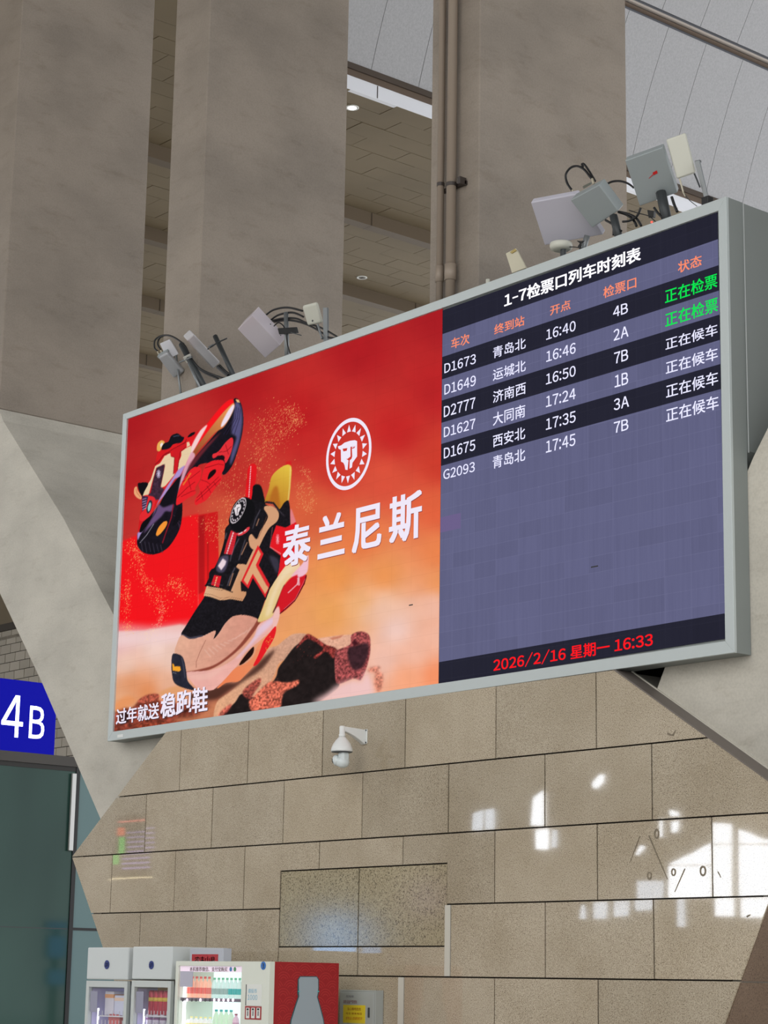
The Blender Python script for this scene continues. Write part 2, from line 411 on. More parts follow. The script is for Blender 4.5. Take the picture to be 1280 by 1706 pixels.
# ================================================================== OLIVE CEILING
ZC = 18.0; XEDGE = -28.75
om = mat('ceiling_board', (126, 111, 86), 0.75); N, L = nodes(om)
nn = noise(om, 0.4, 4); L.new(ramp(om, nn.outputs[0], [(0.3, (118, 104, 80)), (0.7, (132, 117, 91))]).outputs[0], N['Principled BSDF'].inputs['Base Color'])
jm = mat('ceiling_joint', (58, 50, 38), 0.9, spec=0.1)
ceil = MB().box(-95, XEDGE - 0.13, 5, 60, ZC + 0.03, ZC + 0.25).build('ceiling', jm, kind='structure', label='olive boarded flat ceiling beyond the piers')
bands = [-33.45, -37.5, -41.6, -45.75, -49.85, -54.0, -58.0]
PX, PY = 0.528, 1.14
cells = []
edges = [XEDGE] + bands
for k in range(len(edges) - 1):
    xa, xb = edges[k] - (0.0 if k == 0 else 0.3), edges[k + 1]
    n = int(round((xa - xb) / PX)); w = (xa - xb) / n
    for i in range(n):
        x1_, x0_ = xa - i * w, xa - (i + 1) * w
        j0 = (25.98 + 0.57 * (i + k)) % PY
        y = 12.0 + j0
        while y < 48:
            cells.append((x0_, x1_, y, y + PY)); y += PY
def inview(c):
    q = proj([(c[0] + c[1]) / 2, (c[2] + c[3]) / 2, ZC])
    return (560 < q[0] < 725 and 130 < q[1] < 580) or (215 < q[0] < 300 and -30 < q[1] < 700) or (1030 < q[0] < 1180 and 290 < q[1] < 400)
vis = [c for c in cells if inview(c)]
vis.sort(key=lambda c: c[2] ** 2 + c[0] ** 2)
single = vis[:285]; sset = set(single)
rest = [c for c in cells if c not in sset and 16 < c[2] < 46]
g = 0.006
for c in single:
    MB().box(c[0] + g, c[1] - g, c[2] + g, c[3] - g, ZC + random.uniform(-.006, .004), ZC + 0.05).build('ceiling_board', om, ceil)
b = MB()
for c in rest: b.box(c[0] + g, c[1] - g, c[2] + g, c[3] - g, ZC + random.uniform(-.006, .004), ZC + 0.05)
b.build('ceiling_boards', om, ceil, kind='stuff')
bmt = mat('ceiling_beam', (104, 90, 72), 0.7)
MB().box(XEDGE - 0.1, -26.5, 5, 20.6, ZC, ZC + 0.25).build('ceiling_board', om, ceil)
for k, xb in enumerate(bands):
    e = MB().box(xb - 0.28, xb, 8, 55, ZC - 0.30, ZC + 0.04).build('ceiling_beam', bmt, ceil)
    y = 18.0
    for j in range(10): MB().box(xb - 0.29, xb + 0.012, y + j * 2.4, y + j * 2.4 + 0.014, ZC - 0.30, ZC + 0.0).build('beam_joint', mat('beam_seam', (78, 68, 56), .8), e)
# white fascia, brown cornice at the open edge
MB().box(XEDGE - 0.1, XEDGE + 0.0, 8, 60, ZC, ZC + 0.28).build('fascia', mat('fascia_white', (244, 246, 252), .5), ceil, label='white fascia along the open ceiling edge')
for j in range(8): MB().box(XEDGE - 0.02, XEDGE + 0.004, 20.4 + j * 3.4, 20.42 + j * 3.4, ZC + .02, ZC + 0.27).build('fascia_joint', jm, ceil)
brn = mat('cornice_brown', (104, 88, 74), .7)
MB().box(XEDGE - 0.25, XEDGE + 0.02, 8, 60, ZC + 0.28, ZC + 0.40).build('cornice', brn, ceil, label='brown cornice strip')
MB().box(XEDGE - 0.25, XEDGE + 0.06, 8, 60, ZC + 0.40, ZC + 0.52).build('cornice', mat('cornice_dark', (78, 66, 56), .7), ceil)
# downlights
def downlight(px, py, lit, label):
    c = atZ(px, py, ZC - 0.012)
    e = empty('downlight', c, label=label, cat='ceiling light')
    MB().lathe(c, [(0.115, 0), (0.13, 0.0), (0.13, 0.03), (0.085, 0.03), (0.085, 0.0), (0.115, 0.0)], n=24, cap=False).build('trim_ring', mat('white_enamel', (222, 222, 216), .4), e, smooth=True)
    if lit:
        MB().lathe(c - np.array([0, 0, 0.0]), [(0.085, 0.0), (0.085, 0.01)], n=24).build('lamp', mat('lamp_glow', (255, 255, 250), .5, emit=(255, 253, 244), es=14), e)
    else:
        MB().lathe(c + np.array([0, 0, 0.004]), [(0.085, 0.0), (0.085, 0.01)], n=24).build('lamp', mat('lamp_off', (110, 104, 92), .5), e)
        MB().box(c[0] - .05, c[0] + .05, c[1] - .006, c[1] + .006, c[2] - .004, c[2] + .004).build('louvre', BLACK, e)
downlight(587, 180, True, 'lit round downlight beside the white ceiling edge')
downlight(603, 463, False, 'unlit round downlight lower on the olive ceiling')

# ================================================================== GREY VAULT
vm = mat('vault_fabric', (186, 188, 194), 0.85, spec=0.2); N, L = nodes(vm)
nn = noise(vm, 26, 3, 0.7, (1, 1, 0.8)); c = ramp(vm, nn.outputs[0], [(0.3, (172, 172, 174)), (0.65, (188, 188, 190))]); L.new(c.outputs[0], N['Principled BSDF'].inputs['Base Color'])
Rv, th0 = 17.0, math.radians(73)
XV0, ZV0 = -28.72, ZC + 0.52
cxv = XV0 + Rv * math.sin(th0); czv = ZV0 - Rv * math.cos(th0)
def vp(t): return (cxv - Rv * math.sin(th0 - t), czv + Rv * math.cos(th0 - t))
# trim height from the picture
ttr = 0.2
for k in range(400):
    tt = k * 0.001
    x, z = vp(tt)
    q = atX(1160, 60.3, x)
    if q[2] <= z: ttr = tt; break
vault = empty('ceiling', (0, 0, 0), kind='structure', label='grey fabric-panelled vault over the hall')
b = MB(); ts = [2 * th0 * k / 40 for k in range(41)]
for k in range(40):
    (xa, za), (xb, zb) = vp(ts[k]), vp(ts[k + 1])
    n_ = 0.05
    b.add([(xa - .03, -30, za + n_), (xb - .03, -30, zb + n_), (xb - .03, 60, zb + n_), (xa - .03, 60, za + n_), (xa - .1, -30, za + .2), (xb - .1, -30, zb + .2), (xb - .1, 60, zb + .2), (xa - .1, 60, za + .2)],
          [(0, 1, 2, 3), (4, 5, 6, 7)])
b.build('vault_shell', mat('vault_seam', (112, 114, 120), .9, spec=.1), vault)
def vpanel(t0, t1, ya, yb, seg):
    vs = []; n = seg + 1
    for k in range(n):
        x, z = vp(t0 + (t1 - t0) * k / seg)
        vs += [(x, ya, z), (x, yb, z), (x - .04, yb, z + .02), (x - .04, ya, z + .02)]
    fs = []
    for k in range(seg):
        for j in range(4): fs.append((k * 4 + j, k * 4 + (j + 1) % 4, (k + 1) * 4 + (j + 1) % 4, (k + 1) * 4 + j))
    fs += [(0, 1, 2, 3), tuple((n - 1) * 4 + j for j in (3, 2, 1, 0))]
    MB().add(vs, fs).build('vault_panel', vm, vault)
PW = 1.19; Y0 = 31.95
for j in range(-11, 8):
    ya = Y0 + j * PW + 0.006; yb = Y0 + (j + 1) * PW - 0.006
    vpanel(0.0, ttr - 0.004, ya, yb, 6)
    for r in range(4):
        off = PW * 0.72
        vpanel(ttr + 0.012 + r * 0.5, ttr + 0.5 + r * 0.5, ya + off, yb + off, 8)
(xt, zt) = vp(ttr)
for dz, mm, nm in ((-0.03, brn, 'vault_rail'), (0.06, mat('rail_light', (188, 178, 168), .5), 'vault_rail')):
    x, z = vp(ttr + (dz + .02) / Rv)
    MB().box(x - 0.02, x + 0.05, 8, 60, z, z + 0.05).build(nm, mm, vault)

# ================================================================== FAR TILED WALL, LEFT
YT = 36.0
wb = MB().box(-96, -55, YT + 0.02, YT + 0.4, 0, ZC + .02).build('wall_back', mat('tile_grout', (58, 52, 44), .9), kind='structure', label='beige tiled far wall beyond the left brace')
tm = mat('wall_tile_beige', (178, 168, 150), 0.5); N, L = nodes(tm)
oi = N.new('ShaderNodeObjectInfo'); L.new(ramp(tm, oi.outputs['Random'], [(0, (166, 156, 138)), (1, (188, 178, 160))]).outputs[0], N['Principled BSDF'].inputs['Base Color'])
TW, TH = 0.655, 0.315
zr = 4.5; r = 0
tme = None
ztop = atY(5, 1052, YT)[2]
while zr < ztop - 0.02:
    xs = -72 + (r % 2) * TW * 0.5
    while xs < -56:
        q = proj([xs + TW / 2, YT, zr + TH / 2])
        if -25 < q[0] < 150 and 1030 < q[1] < 1290:
            if tme is None:
                o = MB().box(0.014, TW - 0.014, 0, 0.03, 0.012, TH - 0.012).build('wall_tile', tm, wb); tme = o
            else:
                o = tme.copy(); COL.objects.link(o)
            o.location = (xs, YT - 0.0, min(zr, ztop - TH))
        xs += TW
    zr += TH; r += 1
MB().box(-96, -55, YT - 0.03, YT + 0.02, ztop, ztop + 0.25).build('ledge', mat('ledge_dark', (70, 62, 52), .8), wb)
MB().box(-96, -55, YT, YT + 0.02, ztop + 0.25, ZC - .01).build('upper_wall', om, wb)

# ================================================================== GATE PORTAL AND 4B SIGN
XG = -28.0
beamm = mat('portal_steel', (70, 66, 62), 0.45, metal=0.3)
por = empty('door_1', (XG, 17.4, 0), kind='structure', label='dark green glass gate enclosure under the blue sign')
MB().box(XG - 0.35, XG + 0.03, 13.2, 17.42, 4.79, 4.94).build('header_beam', beamm, por)
MB().box(XG - 0.30, XG + 0.0, 13.2, 17.40, 4.72, 4.79).build('header_beam', mat('portal_shadow', (48, 46, 44), .5, metal=.3), por)
glass = mat('glass_dark_teal', (48, 76, 70), 0.06, spec=0.22); 
N, L = nodes(glass); nn = noise(glass, 0.5, 2, .5, (1, 1, .4)); L.new(ramp(glass, nn.outputs[0], [(0.35, (46, 74, 68)), (0.65, (62, 94, 86))]).outputs[0], N['Principled BSDF'].inputs['Base Color'])
glass2 = mat('glass_grey_teal', (108, 138, 140), 0.06, spec=0.3)
ym = atX(117, 1560, XG)[1]
MB().box(XG - 0.03, XG - 0.01, 13.2, ym - 0.03, 2.345, 4.72).build('glass_pane', glass, por)
MB().box(XG - 0.03, XG - 0.01, 13.2, ym - 0.03, 0.02, 2.33).build('glass_pane', glass, por)
MB().box(XG - 0.03, XG - 0.01, ym + 0.03, 19.5, 2.36, 5.3).build('glass_pane', glass2, por, label='paler glass pane right of the mullion')
MB().box(XG - 0.03, XG - 0.01, ym + 0.03, 19.5, 0.02, 2.32).build('glass_pane', glass2, por)
MB().box(XG - 0.05, XG + 0.01, ym - 0.035, ym + 0.035, 0, 5.2).build('mullion', BLACK, por)
MB().box(XG - 0.04, XG + 0.0, ym + 0.02, 19.5, 2.32, 2.36).build('transom', BLACK, por)
MB().box(XG - 0.032, XG - 0.008, 13.2, ym, 2.33, 2.345).build('transom', mat('glass_edge', (30, 46, 44), .3), por)
za = atX(121, 1418, XG)[2]; zb = atX(126, 1289, XG)[2]
MB().box(XG + 0.01, XG + 0.05, ym - 0.13, ym - 0.05, za, zb).build('door_handle', mat('brushed_steel', (190, 190, 188), .35, metal=.6), por, bevel=.008, label='long vertical steel pull')
blue = mat('sign_blue', (4, 5, 60), 0.4, spec=0.08, emit=(0, 2, 158), es=0.95)
wht = mat('sign_white', (240, 240, 250), 0.4, emit=(236, 240, 255), es=0.95)
sg = empty('gate_sign', (XG, 15.5, 4.94), label='blue backlit gate sign reading 4B at the left edge', cat='sign')
MB().box(XG - 0.18, XG, 13.2, atX(91.5, 1230, XG)[1], 4.94, 6.03).build('sign_box', blue, sg, bevel=.006)
text_x('4', wht, (1, 1226), (40.6, 1160), XG + .004, sg, bold=0.004)
text_x('B', wht, (47.7, 1229.5), (75.6, 1178.4), XG + .004, sg, bold=0.008)

# ================================================================== DISPLAY BOARD
YF = 14.02; YS = 14.045; TL = 0.005
bd = empty('display_board', (-16.9, YF, 4.45), label='wide outdoor-style screen with red shoe advert left and train timetable right', cat='display')
bd['label'] = 'wide grey-framed display wall: red shoe advert left, train timetable right'
O = [atY(x, y, YF) for x, y in ((205, 690), (1210, 327), (1224, 1087), (179, 1235))]
I = [atY(x, y, YF) for x, y in ((211, 698), (1197, 351), (1208.5, 1068), (187.5, 1219))]
for k, nm in enumerate(('top', 'right', 'bottom', 'left')):
    k2 = (k + 1) % 4
    q = [O[k], O[k2], I[k2], I[k]]
    MB().ext(q, (0, 0.035, 0)).build('frame_side', ALU, bd, bevel=0.002, segs=1)
b = MB(); cx0 = np.mean(O, 0)
outer2 = [cx0 + (p - cx0) * 0.9995 for p in O]
b.ext([p + np.array([0, .036, 0]) for p in outer2], (0, YB - YF - 0.04, 0)); b.build('casing', ALU_SIDE, bd)
# deep rear body, clear of the slanted brace
xr = O[1][0]; xr2 = O[2][0]
rb = [(-15.15, 5.2), (-12.75, 5.2), (xr2 - .005, 6.32), (xr - .005, O[1][2] - .004), (-15.15, O[1][2] - .04)]
MB().prism(rb, YB - .004, YB + 1.25).build('rear_body', ALU_SIDE, bd)
MB().box(xr - 0.004, xr + 0.004, YF + 0.235, YF + 0.243, 6.3, 8.67).build('casing_seam', mat('seam_light', (196, 200, 200), .4, metal=.3), bd)
# black strip standing in for the shadow gap under the casing
MB().box(-20.5, -13.4, YF + 0.006, YB, 4.45, 4.462).build('gap_shadow', BLACK, bd)
lbl = atY(200.5, 1226, YF)
MB().box(lbl[0] - .06, lbl[0] + .06, YF - .003, YF + .002, lbl[2] - .018, lbl[2] + .018).build('maker_label', mat('label_white', (225, 228, 226), .5), bd)

# --- timetable half
def quad(bl_l, br_l, br_u, bl_u, m, name, Y=YS, parent=bd, **kw):
    return MB().flat([atY(*bl_l, Y), atY(*br_l, Y), atY(*br_u, Y), atY(*bl_u, Y)]).build(name, m, parent, **kw)
DK = led('led_row_dark', (36, 36, 50), 1, (0.32, 0.16), 0.02); GR = led('led_row_grey', (98, 99, 132), 1, (0.32, 0.16), 0.10)
KS = YS / 14.02
XL, XR = -15.787 * KS, -12.012 * KS
zb_ = [1.6 + (z_ - 1.6) * KS for z_ in (8.53, 8.249, 7.999, 7.756, 7.528, 7.288, 7.062, 6.827, 4.784, 4.565)]
cols = [DK, GR, DK, GR, DK, GR, DK, GR, DK]
for k in range(9):
    zt0, zt1 = zb_[k], zb_[k + 1]
    e0 = -.02 if k == 0 else 0; 
    MB().flat([(XL, YS, zt1 - (.006 if k == 8 else 0)), (XR, YS, zt1 + .0105 * 3.77 - (.006 if k == 8 else 0)), (XR, YS, zt0 + .0105 * 3.77 + e0), (XL, YS, zt0 + e0)]).build('timetable_row', cols[k], bd)
q1 = atY(735, 899, YS); 
MB().box(XL, XL + .31, YS - .001, YS + .001, 6.13, 6.29).build('dim_module', led('led_patch', (108, 96, 138), 1), bd, label='slightly purple faulty screen module')
for (px, py, w_) in ((991, 944, .045), (685, 1008, .03)):
    q = atY(px, py, YS)
    MB().box(q[0] - w_, q[0] + w_, YS - .003, YS - .0005, q[2] - .006, q[2] + .006).build('dead_pixels', BLACK, bd)
WH = led('led_white', (250, 248, 255), 1.35); OR = led('led_orange', (255, 142, 106), 1.0); GN = led('led_green', (10, 232, 82), 1.0); RD = led('led_red', (255, 26, 34), 1.0)
LW = led('led_soft_white', (228, 228, 255), 1.15)
cp = lambda x, y: (720 + x * .4375, 330 + y * .4375)
YT_ = YS - 0.002
def tt(s, m, bl, tr, bold, nm='lettering'): return text_y(s, m, cp(*bl), cp(*tr), YT_, bd, bold=bold, tilt=0.0105, name=nm)
tt('1-7检票口列车时刻表', WH, (275, 418), (795, 181), 0.026)
for s, a, b_ in (('车次', (73, 577), (143, 512)), ('终到站', (237, 522), (352, 445)), ('开点', (450, 448), (528, 385)), ('检票口', (653, 383), (778, 297)), ('状态', (937, 287), (1027, 213))): tt(s, OR, a, b_, 0.014)
C1 = [('D1673', (47, 668), (167, 592)), ('D1649', (47, 750), (167, 673)), ('D2777', (45, 835), (165, 757)), ('D1627', (45, 912), (165, 838)), ('D1675', (45, 993), (165, 918)), ('G2093', (43, 1073), (163, 1003))]
C2 = [('青岛北', (232, 612), (357, 528)), ('运城北', (232, 697), (357, 613)), ('济南西', (232, 782), (357, 698)), ('大同南', (232, 868), (355, 783)), ('西安北', (232, 950), (355, 868)), ('青岛北', (231, 1032), (355, 950))]
C3 = [('16:40', (435, 541), (547, 465)), ('16:46', (435, 625), (547, 549)), ('16:50', (434, 711), (547, 636)), ('17:24', (434, 797), (547, 722)), ('17:35', (434, 884), (547, 809)), ('17:45', (434, 971), (546, 896))]
C4 = [('4B', (690, 455), (746, 397)), ('2A', (692, 544), (748, 484)), ('7B', (694, 632), (747, 573)), ('1B', (696, 722), (747, 661)), ('3A', (693, 810), (750, 750)), ('7B', (693, 896), (748, 839))]
C5 = [('正在检票', (888, 403), (1086, 284)), ('正在检票', (889, 493), (1088, 375)), ('正在候车', (890, 580), (1087, 475)), ('正在候车', (891, 672), (1088, 565)), ('正在候车', (892, 763), (1089, 656)), ('正在候车', (892, 855), (1091, 748))]
for L_, bo in ((C1, .008), (C3, .008), (C4, .010)):
    for s, a, b_ in L_: tt(s, LW, a, b_, bo)
for s, a, b_ in C2: tt(s, LW, a, b_, .008)
for i, (s, a, b_) in enumerate(C5): tt(s, GN if i < 2 else LW, a, b_,   .014 if i < 2 else .009)
cf = lambda x, y: (700 + x * .4531, 780 + y * .4531)
text_y('2026/2/16 星期一 16:33', RD, cf(270, 750), cf(856, 602), YT_, bd, bold=0.02, tilt=0.0105)

# ================================================================== ADVERT PICTURE (flat artwork painted on the display's own surface)
# canvas in sketch units, two samples per unit
AX0, AY0, AX1, AY1, SS = 180, 500, 745, 1230, 2
CW, CH = (AX1 - AX0) * SS, (AY1 - AY0) * SS
yy, xx = np.mgrid[0:CH, 0:CW].astype(np.float32)
GX = AX0 + (xx + .5) / SS; GY = AY0 + (yy + .5) / SS
CTRL = [(205, 700, 170, 26, 32), (400, 640, 176, 27, 32), (600, 580, 176, 29, 35), (735, 520, 168, 28, 35), (730, 650, 186, 35, 38), (500, 700, 188, 30, 33),
 (300, 790, 182, 30, 33), (210, 800, 178, 32, 34), (205, 870, 190, 45, 42), (260, 880, 205, 52, 45), (300, 860, 205, 60, 50), (390, 800, 190, 45, 40), (660, 720, 196, 38, 38), (735, 770, 206, 60, 45),
 (560, 780, 206, 55, 45), (520, 740, 198, 42, 40), (640, 800, 220, 82, 60), (730, 850, 226, 98, 62), (600, 900, 232, 122, 70), (520, 850, 216, 95, 60), (735, 920, 236, 132, 78), (640, 960, 238, 150, 85),
 (560, 960, 236, 150, 80), (735, 975, 236, 150, 92), (550, 1020, 236, 162, 92), (600, 1010, 238, 176, 120), (640, 1005, 238, 188, 158), (730, 1010, 240, 176, 150), (660, 1050, 240, 202, 192), (730, 1060, 242, 184, 160),
 (725, 1125, 246, 146, 100), (680, 1130, 246, 166, 126), (640, 1100, 240, 190, 172), (690, 1090, 244, 186, 162), (400, 900, 214, 104, 62), (370, 850, 204, 80, 56), (380, 960, 215, 120, 70), (500, 1060, 236, 160, 100),
 (200, 1050, 236, 200, 200), (200, 1075, 236, 190, 188), (260, 1080, 240, 208, 198), (210, 1105, 236, 198, 180), (290, 1100, 238, 202, 186), (340, 1050, 236, 190, 180), (220, 1140, 226, 150, 104), (245, 1152, 224, 138, 86), (205, 1165, 226, 166, 126),
 (300, 1165, 226, 150, 110), (360, 1190, 150, 80, 60), (280, 1140, 236, 180, 150)]
num = np.zeros((CH, CW, 3), np.float32); den = np.zeros((CH, CW, 1), np.float32)
for (px, py, r, g_, b_) in CTRL:
    w = 1.0 / (((GX - px) ** 2 + (GY - py) ** 2) / 100.0 + 2.5) ** 1.55
    num += w[..., None] * np.array([r, g_, b_], np.float32); den += w[..., None]
CAN = num / den
def vnoise(cell, seed, oct_=3):
    g2 = np.random.default_rng(seed); out = np.zeros((CH, CW), np.float32); amp = 1; tot = 0
    for o_ in range(oct_):
        c = max(2, cell / 2 ** o_); h, w_ = int(CH / c) + 3, int(CW / c) + 3; q = g2.random((h, w_)).astype(np.float32)
        fy = yy / c; fx = xx / c; iy = fy.astype(int); ix = fx.astype(int); ty = fy - iy; tx = fx - ix
        ty = ty * ty * (3 - 2 * ty); tx = tx * tx * (3 - 2 * tx)
        v = (q[iy, ix] * (1 - tx) + q[iy, ix + 1] * tx) * (1 - ty) + (q[iy + 1, ix] * (1 - tx) + q[iy + 1, ix + 1] * tx) * ty
        out += v * amp; tot += amp; amp *= .55
    return out / tot
NZ1 = vnoise(40, 1); NZ2 = vnoise(12, 2); NZ3 = vnoise(5, 3, 2)
CR = {'A': (220, 655, 6.095), 'B': (340, 760, 6.4), 'C': (280, 940, 4.923), 'D': (370, 1030, 4.571), 'E': (530, 680, 6.095), 'F': (180, 880, 5.017), 'P': (0, 0, 1)}
def cc(k, pts): x0, y0, s = CR[k]; return [(x0 + p[0] / s, y0 + p[1] / s) for p in pts]
def spline(P, n=5):
    out = []; m_ = len(P)
    for i in range(m_):
        p0, p1, p2, p3 = (np.array(P[(i + j) % m_]) for j in (-1, 0, 1, 2))
        for k in range(n):
            t = k / n; out.append(tuple(0.5 * (2 * p1 + (p2 - p0) * t + (2 * p0 - 5 * p1 + 4 * p2 - p3) * t * t + (3 * p1 - p0 - 3 * p2 + p3) * t ** 3)))
    return out
def blur1(m_, r):
    for ax in (0, 1):
        for _ in range(2):
            pad = [(0, 0), (0, 0)]; pad[ax] = (r + 1, r); c = np.cumsum(np.pad(m_, pad, mode='edge'), axis=ax)
            n_ = m_.shape[ax]; hi = np.take(c, range(2 * r + 1, n_ + 2 * r + 1), axis=ax); lo = np.take(c, range(0, n_), axis=ax); m_ = (hi - lo) / (2 * r + 1)
    return m_
def poly(k, pts, col, a=1.0, soft=0, smooth=True, nz=None, grad=None):
    P = cc(k, pts)
    if smooth and len(P) > 4: P = spline(P)
    P = np.array(P); q = (P - [AX0, AY0]) * SS; pad = 3 + soft * 3
    x0, y0 = np.maximum(q.min(0) - pad, 0).astype(int); x1_, y1_ = np.minimum(q.max(0) + pad, [CW, CH]).astype(int)
    if x1_ <= x0 or y1_ <= y0: return
    X, Y = np.meshgrid(np.arange(x0 * 2, x1_ * 2) / 2 + .25, np.arange(y0 * 2, y1_ * 2) / 2 + .25)
    M = np.zeros(X.shape, bool)
    for i in range(len(q)):
        ax, ay = q[i]; bx, by = q[(i + 1) % len(q)]
        if ay == by: continue
        M ^= ((ay > Y) != (by > Y)) & (X < (bx - ax) * (Y - ay) / (by - ay) + ax)
    M = M.reshape(y1_ - y0, 2, x1_ - x0, 2).mean((1, 3)).astype(np.float32)
    if soft: M = blur1(M, soft)
    M = (M * a)[..., None]
    C_ = np.array(col, np.float32)[None, None]
    if grad is not None:      # (point, second colour, point)
        (g0, c2, g1) = grad; g0, g1 = cc(k, [g0, g1]); d = np.array(g1) - np.array(g0)
        t = ((GX[y0:y1_, x0:x1_] - g0[0]) * d[0] + (GY[y0:y1_, x0:x1_] - g0[1]) * d[1]) / (d @ d); t = np.clip(t, 0, 1)[..., None]
        C_ = C_ * (1 - t) + np.array(c2, np.float32) * t
    if nz is not None:
        s_, am = nz; C_ = C_ * (1 + am * (s_[y0:y1_, x0:x1_, None] - .5) * 2)
    CAN[y0:y1_, x0:x1_] = CAN[y0:y1_, x0:x1_] * (1 - M) + C_ * M
def line(k, pts, w_, col, a=1.0, soft=0):
    P = np.array(pts, float)
    for i in range(len(P) - 1):
        d = P[i + 1] - P[i]; n_ = np.array([-d[1], d[0]]) / (np.linalg.norm(d) + 1e-6) * w_ / 2; e = d / (np.linalg.norm(d) + 1e-6) * w_ * .25
        poly(k, [P[i] - e + n_, P[i + 1] + e + n_, P[i + 1] + e - n_, P[i] - e - n_], col, a, soft, False)
def dust(path, n, spread, col=(255, 205, 140), size=.5, seed=0):
    g2 = np.random.default_rng(seed); P = np.array(path, float); L_ = len(P) - 1
    t = g2.random(n) * L_; i = np.minimum(t.astype(int), L_ - 1); f = (t - i)[:, None]
    c = P[i] * (1 - f) + P[i + 1] * f
    sp = np.array(spread) if np.ndim(spread) else np.full(len(P), spread)
    s_ = (sp[i] * (1 - f[:, 0]) + sp[i + 1] * f[:, 0])[:, None]
    c = c + g2.normal(size=(n, 2)) * s_
    al = g2.random(n) * .8 + .2
    for (x, y), a in zip(c, al):
        ix = int((x - AX0) * SS); iy = int((y - AY0) * SS); r = 1 if g2.random() < .55 else 2
        if 2 < ix < CW - 3 and 2 < iy < CH - 3: CAN[iy:iy + r, ix:ix + r] = CAN[iy:iy + r, ix:ix + r] * (1 - a) + np.array(col, np.float32) * a
# fog and glow variations
CAN *= (1 + .05 * (NZ1[..., None] - .5))
# saturated red block
poly('P', [(170, 916), (195, 905), (305, 862), (331, 856), (331, 1046), (300, 1040), (240, 1050), (170, 1052)], (236, 24, 30), 1, 3, False, grad=((0, 870), (246, 20, 28), (0, 1040)))
poly('P', [(331, 858), (363, 852), (366, 1000), (340, 1046), (331, 1046)], (205, 24, 28), .95, 1, False, grad=((0, 880), (245, 24, 30), (0, 1000)))
poly('P', [(331, 860), (341, 858), (341, 985), (331, 990)], (150, 18, 24), .6, 2, False)
poly('P', [(345, 905), (348, 904), (348, 990), (345, 992)], (150, 20, 22), .5, 1, False)
poly('P', [(170, 1036), (250, 1042), (330, 1034), (330, 1056), (170, 1056)], (238, 190, 190), .55, 10, False)
poly('P', [(185, 1056), (330, 1050), (330, 1070), (185, 1076)], (240, 208, 208), .8, 12, False)
poly('P', [(600, 1012), (735, 985), (735, 1030), (600, 1040)], (240, 200, 185), .35, 14, False)
GOLD = (255, 196, 120)
dust([(430, 745), (445, 700), (480, 685), (500, 700), (470, 720), (440, 750), (425, 790)], 1900, [14, 12, 9, 6, 9, 13, 13], (246, 176, 110), seed=1)
dust([(400, 770), (380, 830), (400, 860), (370, 900)], 900, [16, 14, 12, 12], (246, 176, 110), seed=2)
dust([(500, 780), (512, 790), (520, 830), (516, 850), (505, 840), (500, 800), (495, 850)], 520, [5, 4, 3, 4, 4, 4, 4], (240, 176, 110), seed=3)
dust([(340, 870), (360, 880)], 220, 10, (250, 190, 120), seed=4)
dust([(222, 905), (232, 935), (240, 970)], 420, [7, 5, 5], GOLD, seed=5)
dust([(240, 970), (255, 985), (268, 1000), (270, 1030)], 420, [6, 8, 9, 7], GOLD, seed=6)
dust([(282, 972), (300, 972), (312, 996)], 380, [6, 8, 8], GOLD, seed=7)
dust([(215, 965), (213, 1000), (208, 1045), (222, 1050)], 360, [3, 3, 4, 6], GOLD, seed=8)
dust([(268, 1000), (268, 1030), (255, 1055), (240, 1060)], 280, [3, 3, 5, 6], (250, 215, 180), seed=9)
dust([(200, 1000), (210, 985), (225, 900), (210, 920)], 160, [4, 4, 6, 5], GOLD, seed=10)
# lower-left rocks
poly('F', [(30, 1560), (120, 1500), (200, 1500), (260, 1440), (330, 1395), (420, 1390), (430, 1440), (560, 1460), (900, 1500), (905, 1620), (700, 1680), (300, 1706), (30, 1706)], (120, 52, 40), .95, 3, nz=(NZ2, .7))
poly('F', [(250, 1440), (330, 1395), (420, 1388), (415, 1430), (330, 1460), (270, 1460)], (172, 84, 66), 1, 1, nz=(NZ3, .4))
poly('F', [(430, 1370), (560, 1320), (640, 1335), (560, 1390), (460, 1400)], (226, 160, 110), .9, 3)
poly('F', [(40, 1480), (160, 1400), (240, 1440), (150, 1500), (40, 1540)], (232, 150, 96), .9, 6)
poly('F', [(90, 1560), (160, 1520), (180, 1620), (110, 1640)], (30, 22, 26), .8, 3)
poly('F', [(560, 1600), (750, 1560), (905, 1440), (905, 1585), (600, 1640)], (206, 130, 92), .9, 8)
poly('F', [(200, 1640), (600, 1610), (700, 1640), (300, 1690)], (140, 62, 42), .8, 3, nz=(NZ3, .6))
# ground slope and rocks, right
poly('D', [(-60, 800), (-40, 640), (60, 560), (150, 480), (300, 330), (350, 235), (420, 208), (480, 160), (545, 120), (640, 120), (720, 170), (640, 260), (450, 330), (400, 430), (340, 520), (200, 640), (60, 760)], (208, 158, 132), 1, 1, nz=(NZ3, .10), grad=((350, 200), (226, 168, 130), (0, 700)))
poly('C', [(200, 1060), (330, 1030), (480, 975), (570, 965), (700, 850), (790, 760), (880, 700), (780, 850), (620, 960), (500, 1040), (380, 1110), (180, 1110)], (64, 36, 30), .85, 5)
poly('D', [(720, 165), (820, 140), (990, 125), (1060, 150), (960, 230), (880, 262), (820, 230)], (228, 172, 146), 1, 1, nz=(NZ3, .12))
poly('D', [(820, 150), (930, 125), (900, 150), (840, 165)], (190, 110, 84), .7, 1)
poly('D', [(545, 225), (600, 180), (650, 130), (700, 150), (790, 205), (860, 230), (885, 270), (880, 330), (860, 400), (895, 500), (850, 560), (700, 650), (450, 690), (30, 760), (20, 720), (100, 640), (150, 575), (240, 600), (340, 540), (410, 450), (430, 380), (480, 310)], (34, 27, 27), 1, 1, nz=(NZ2, .25))
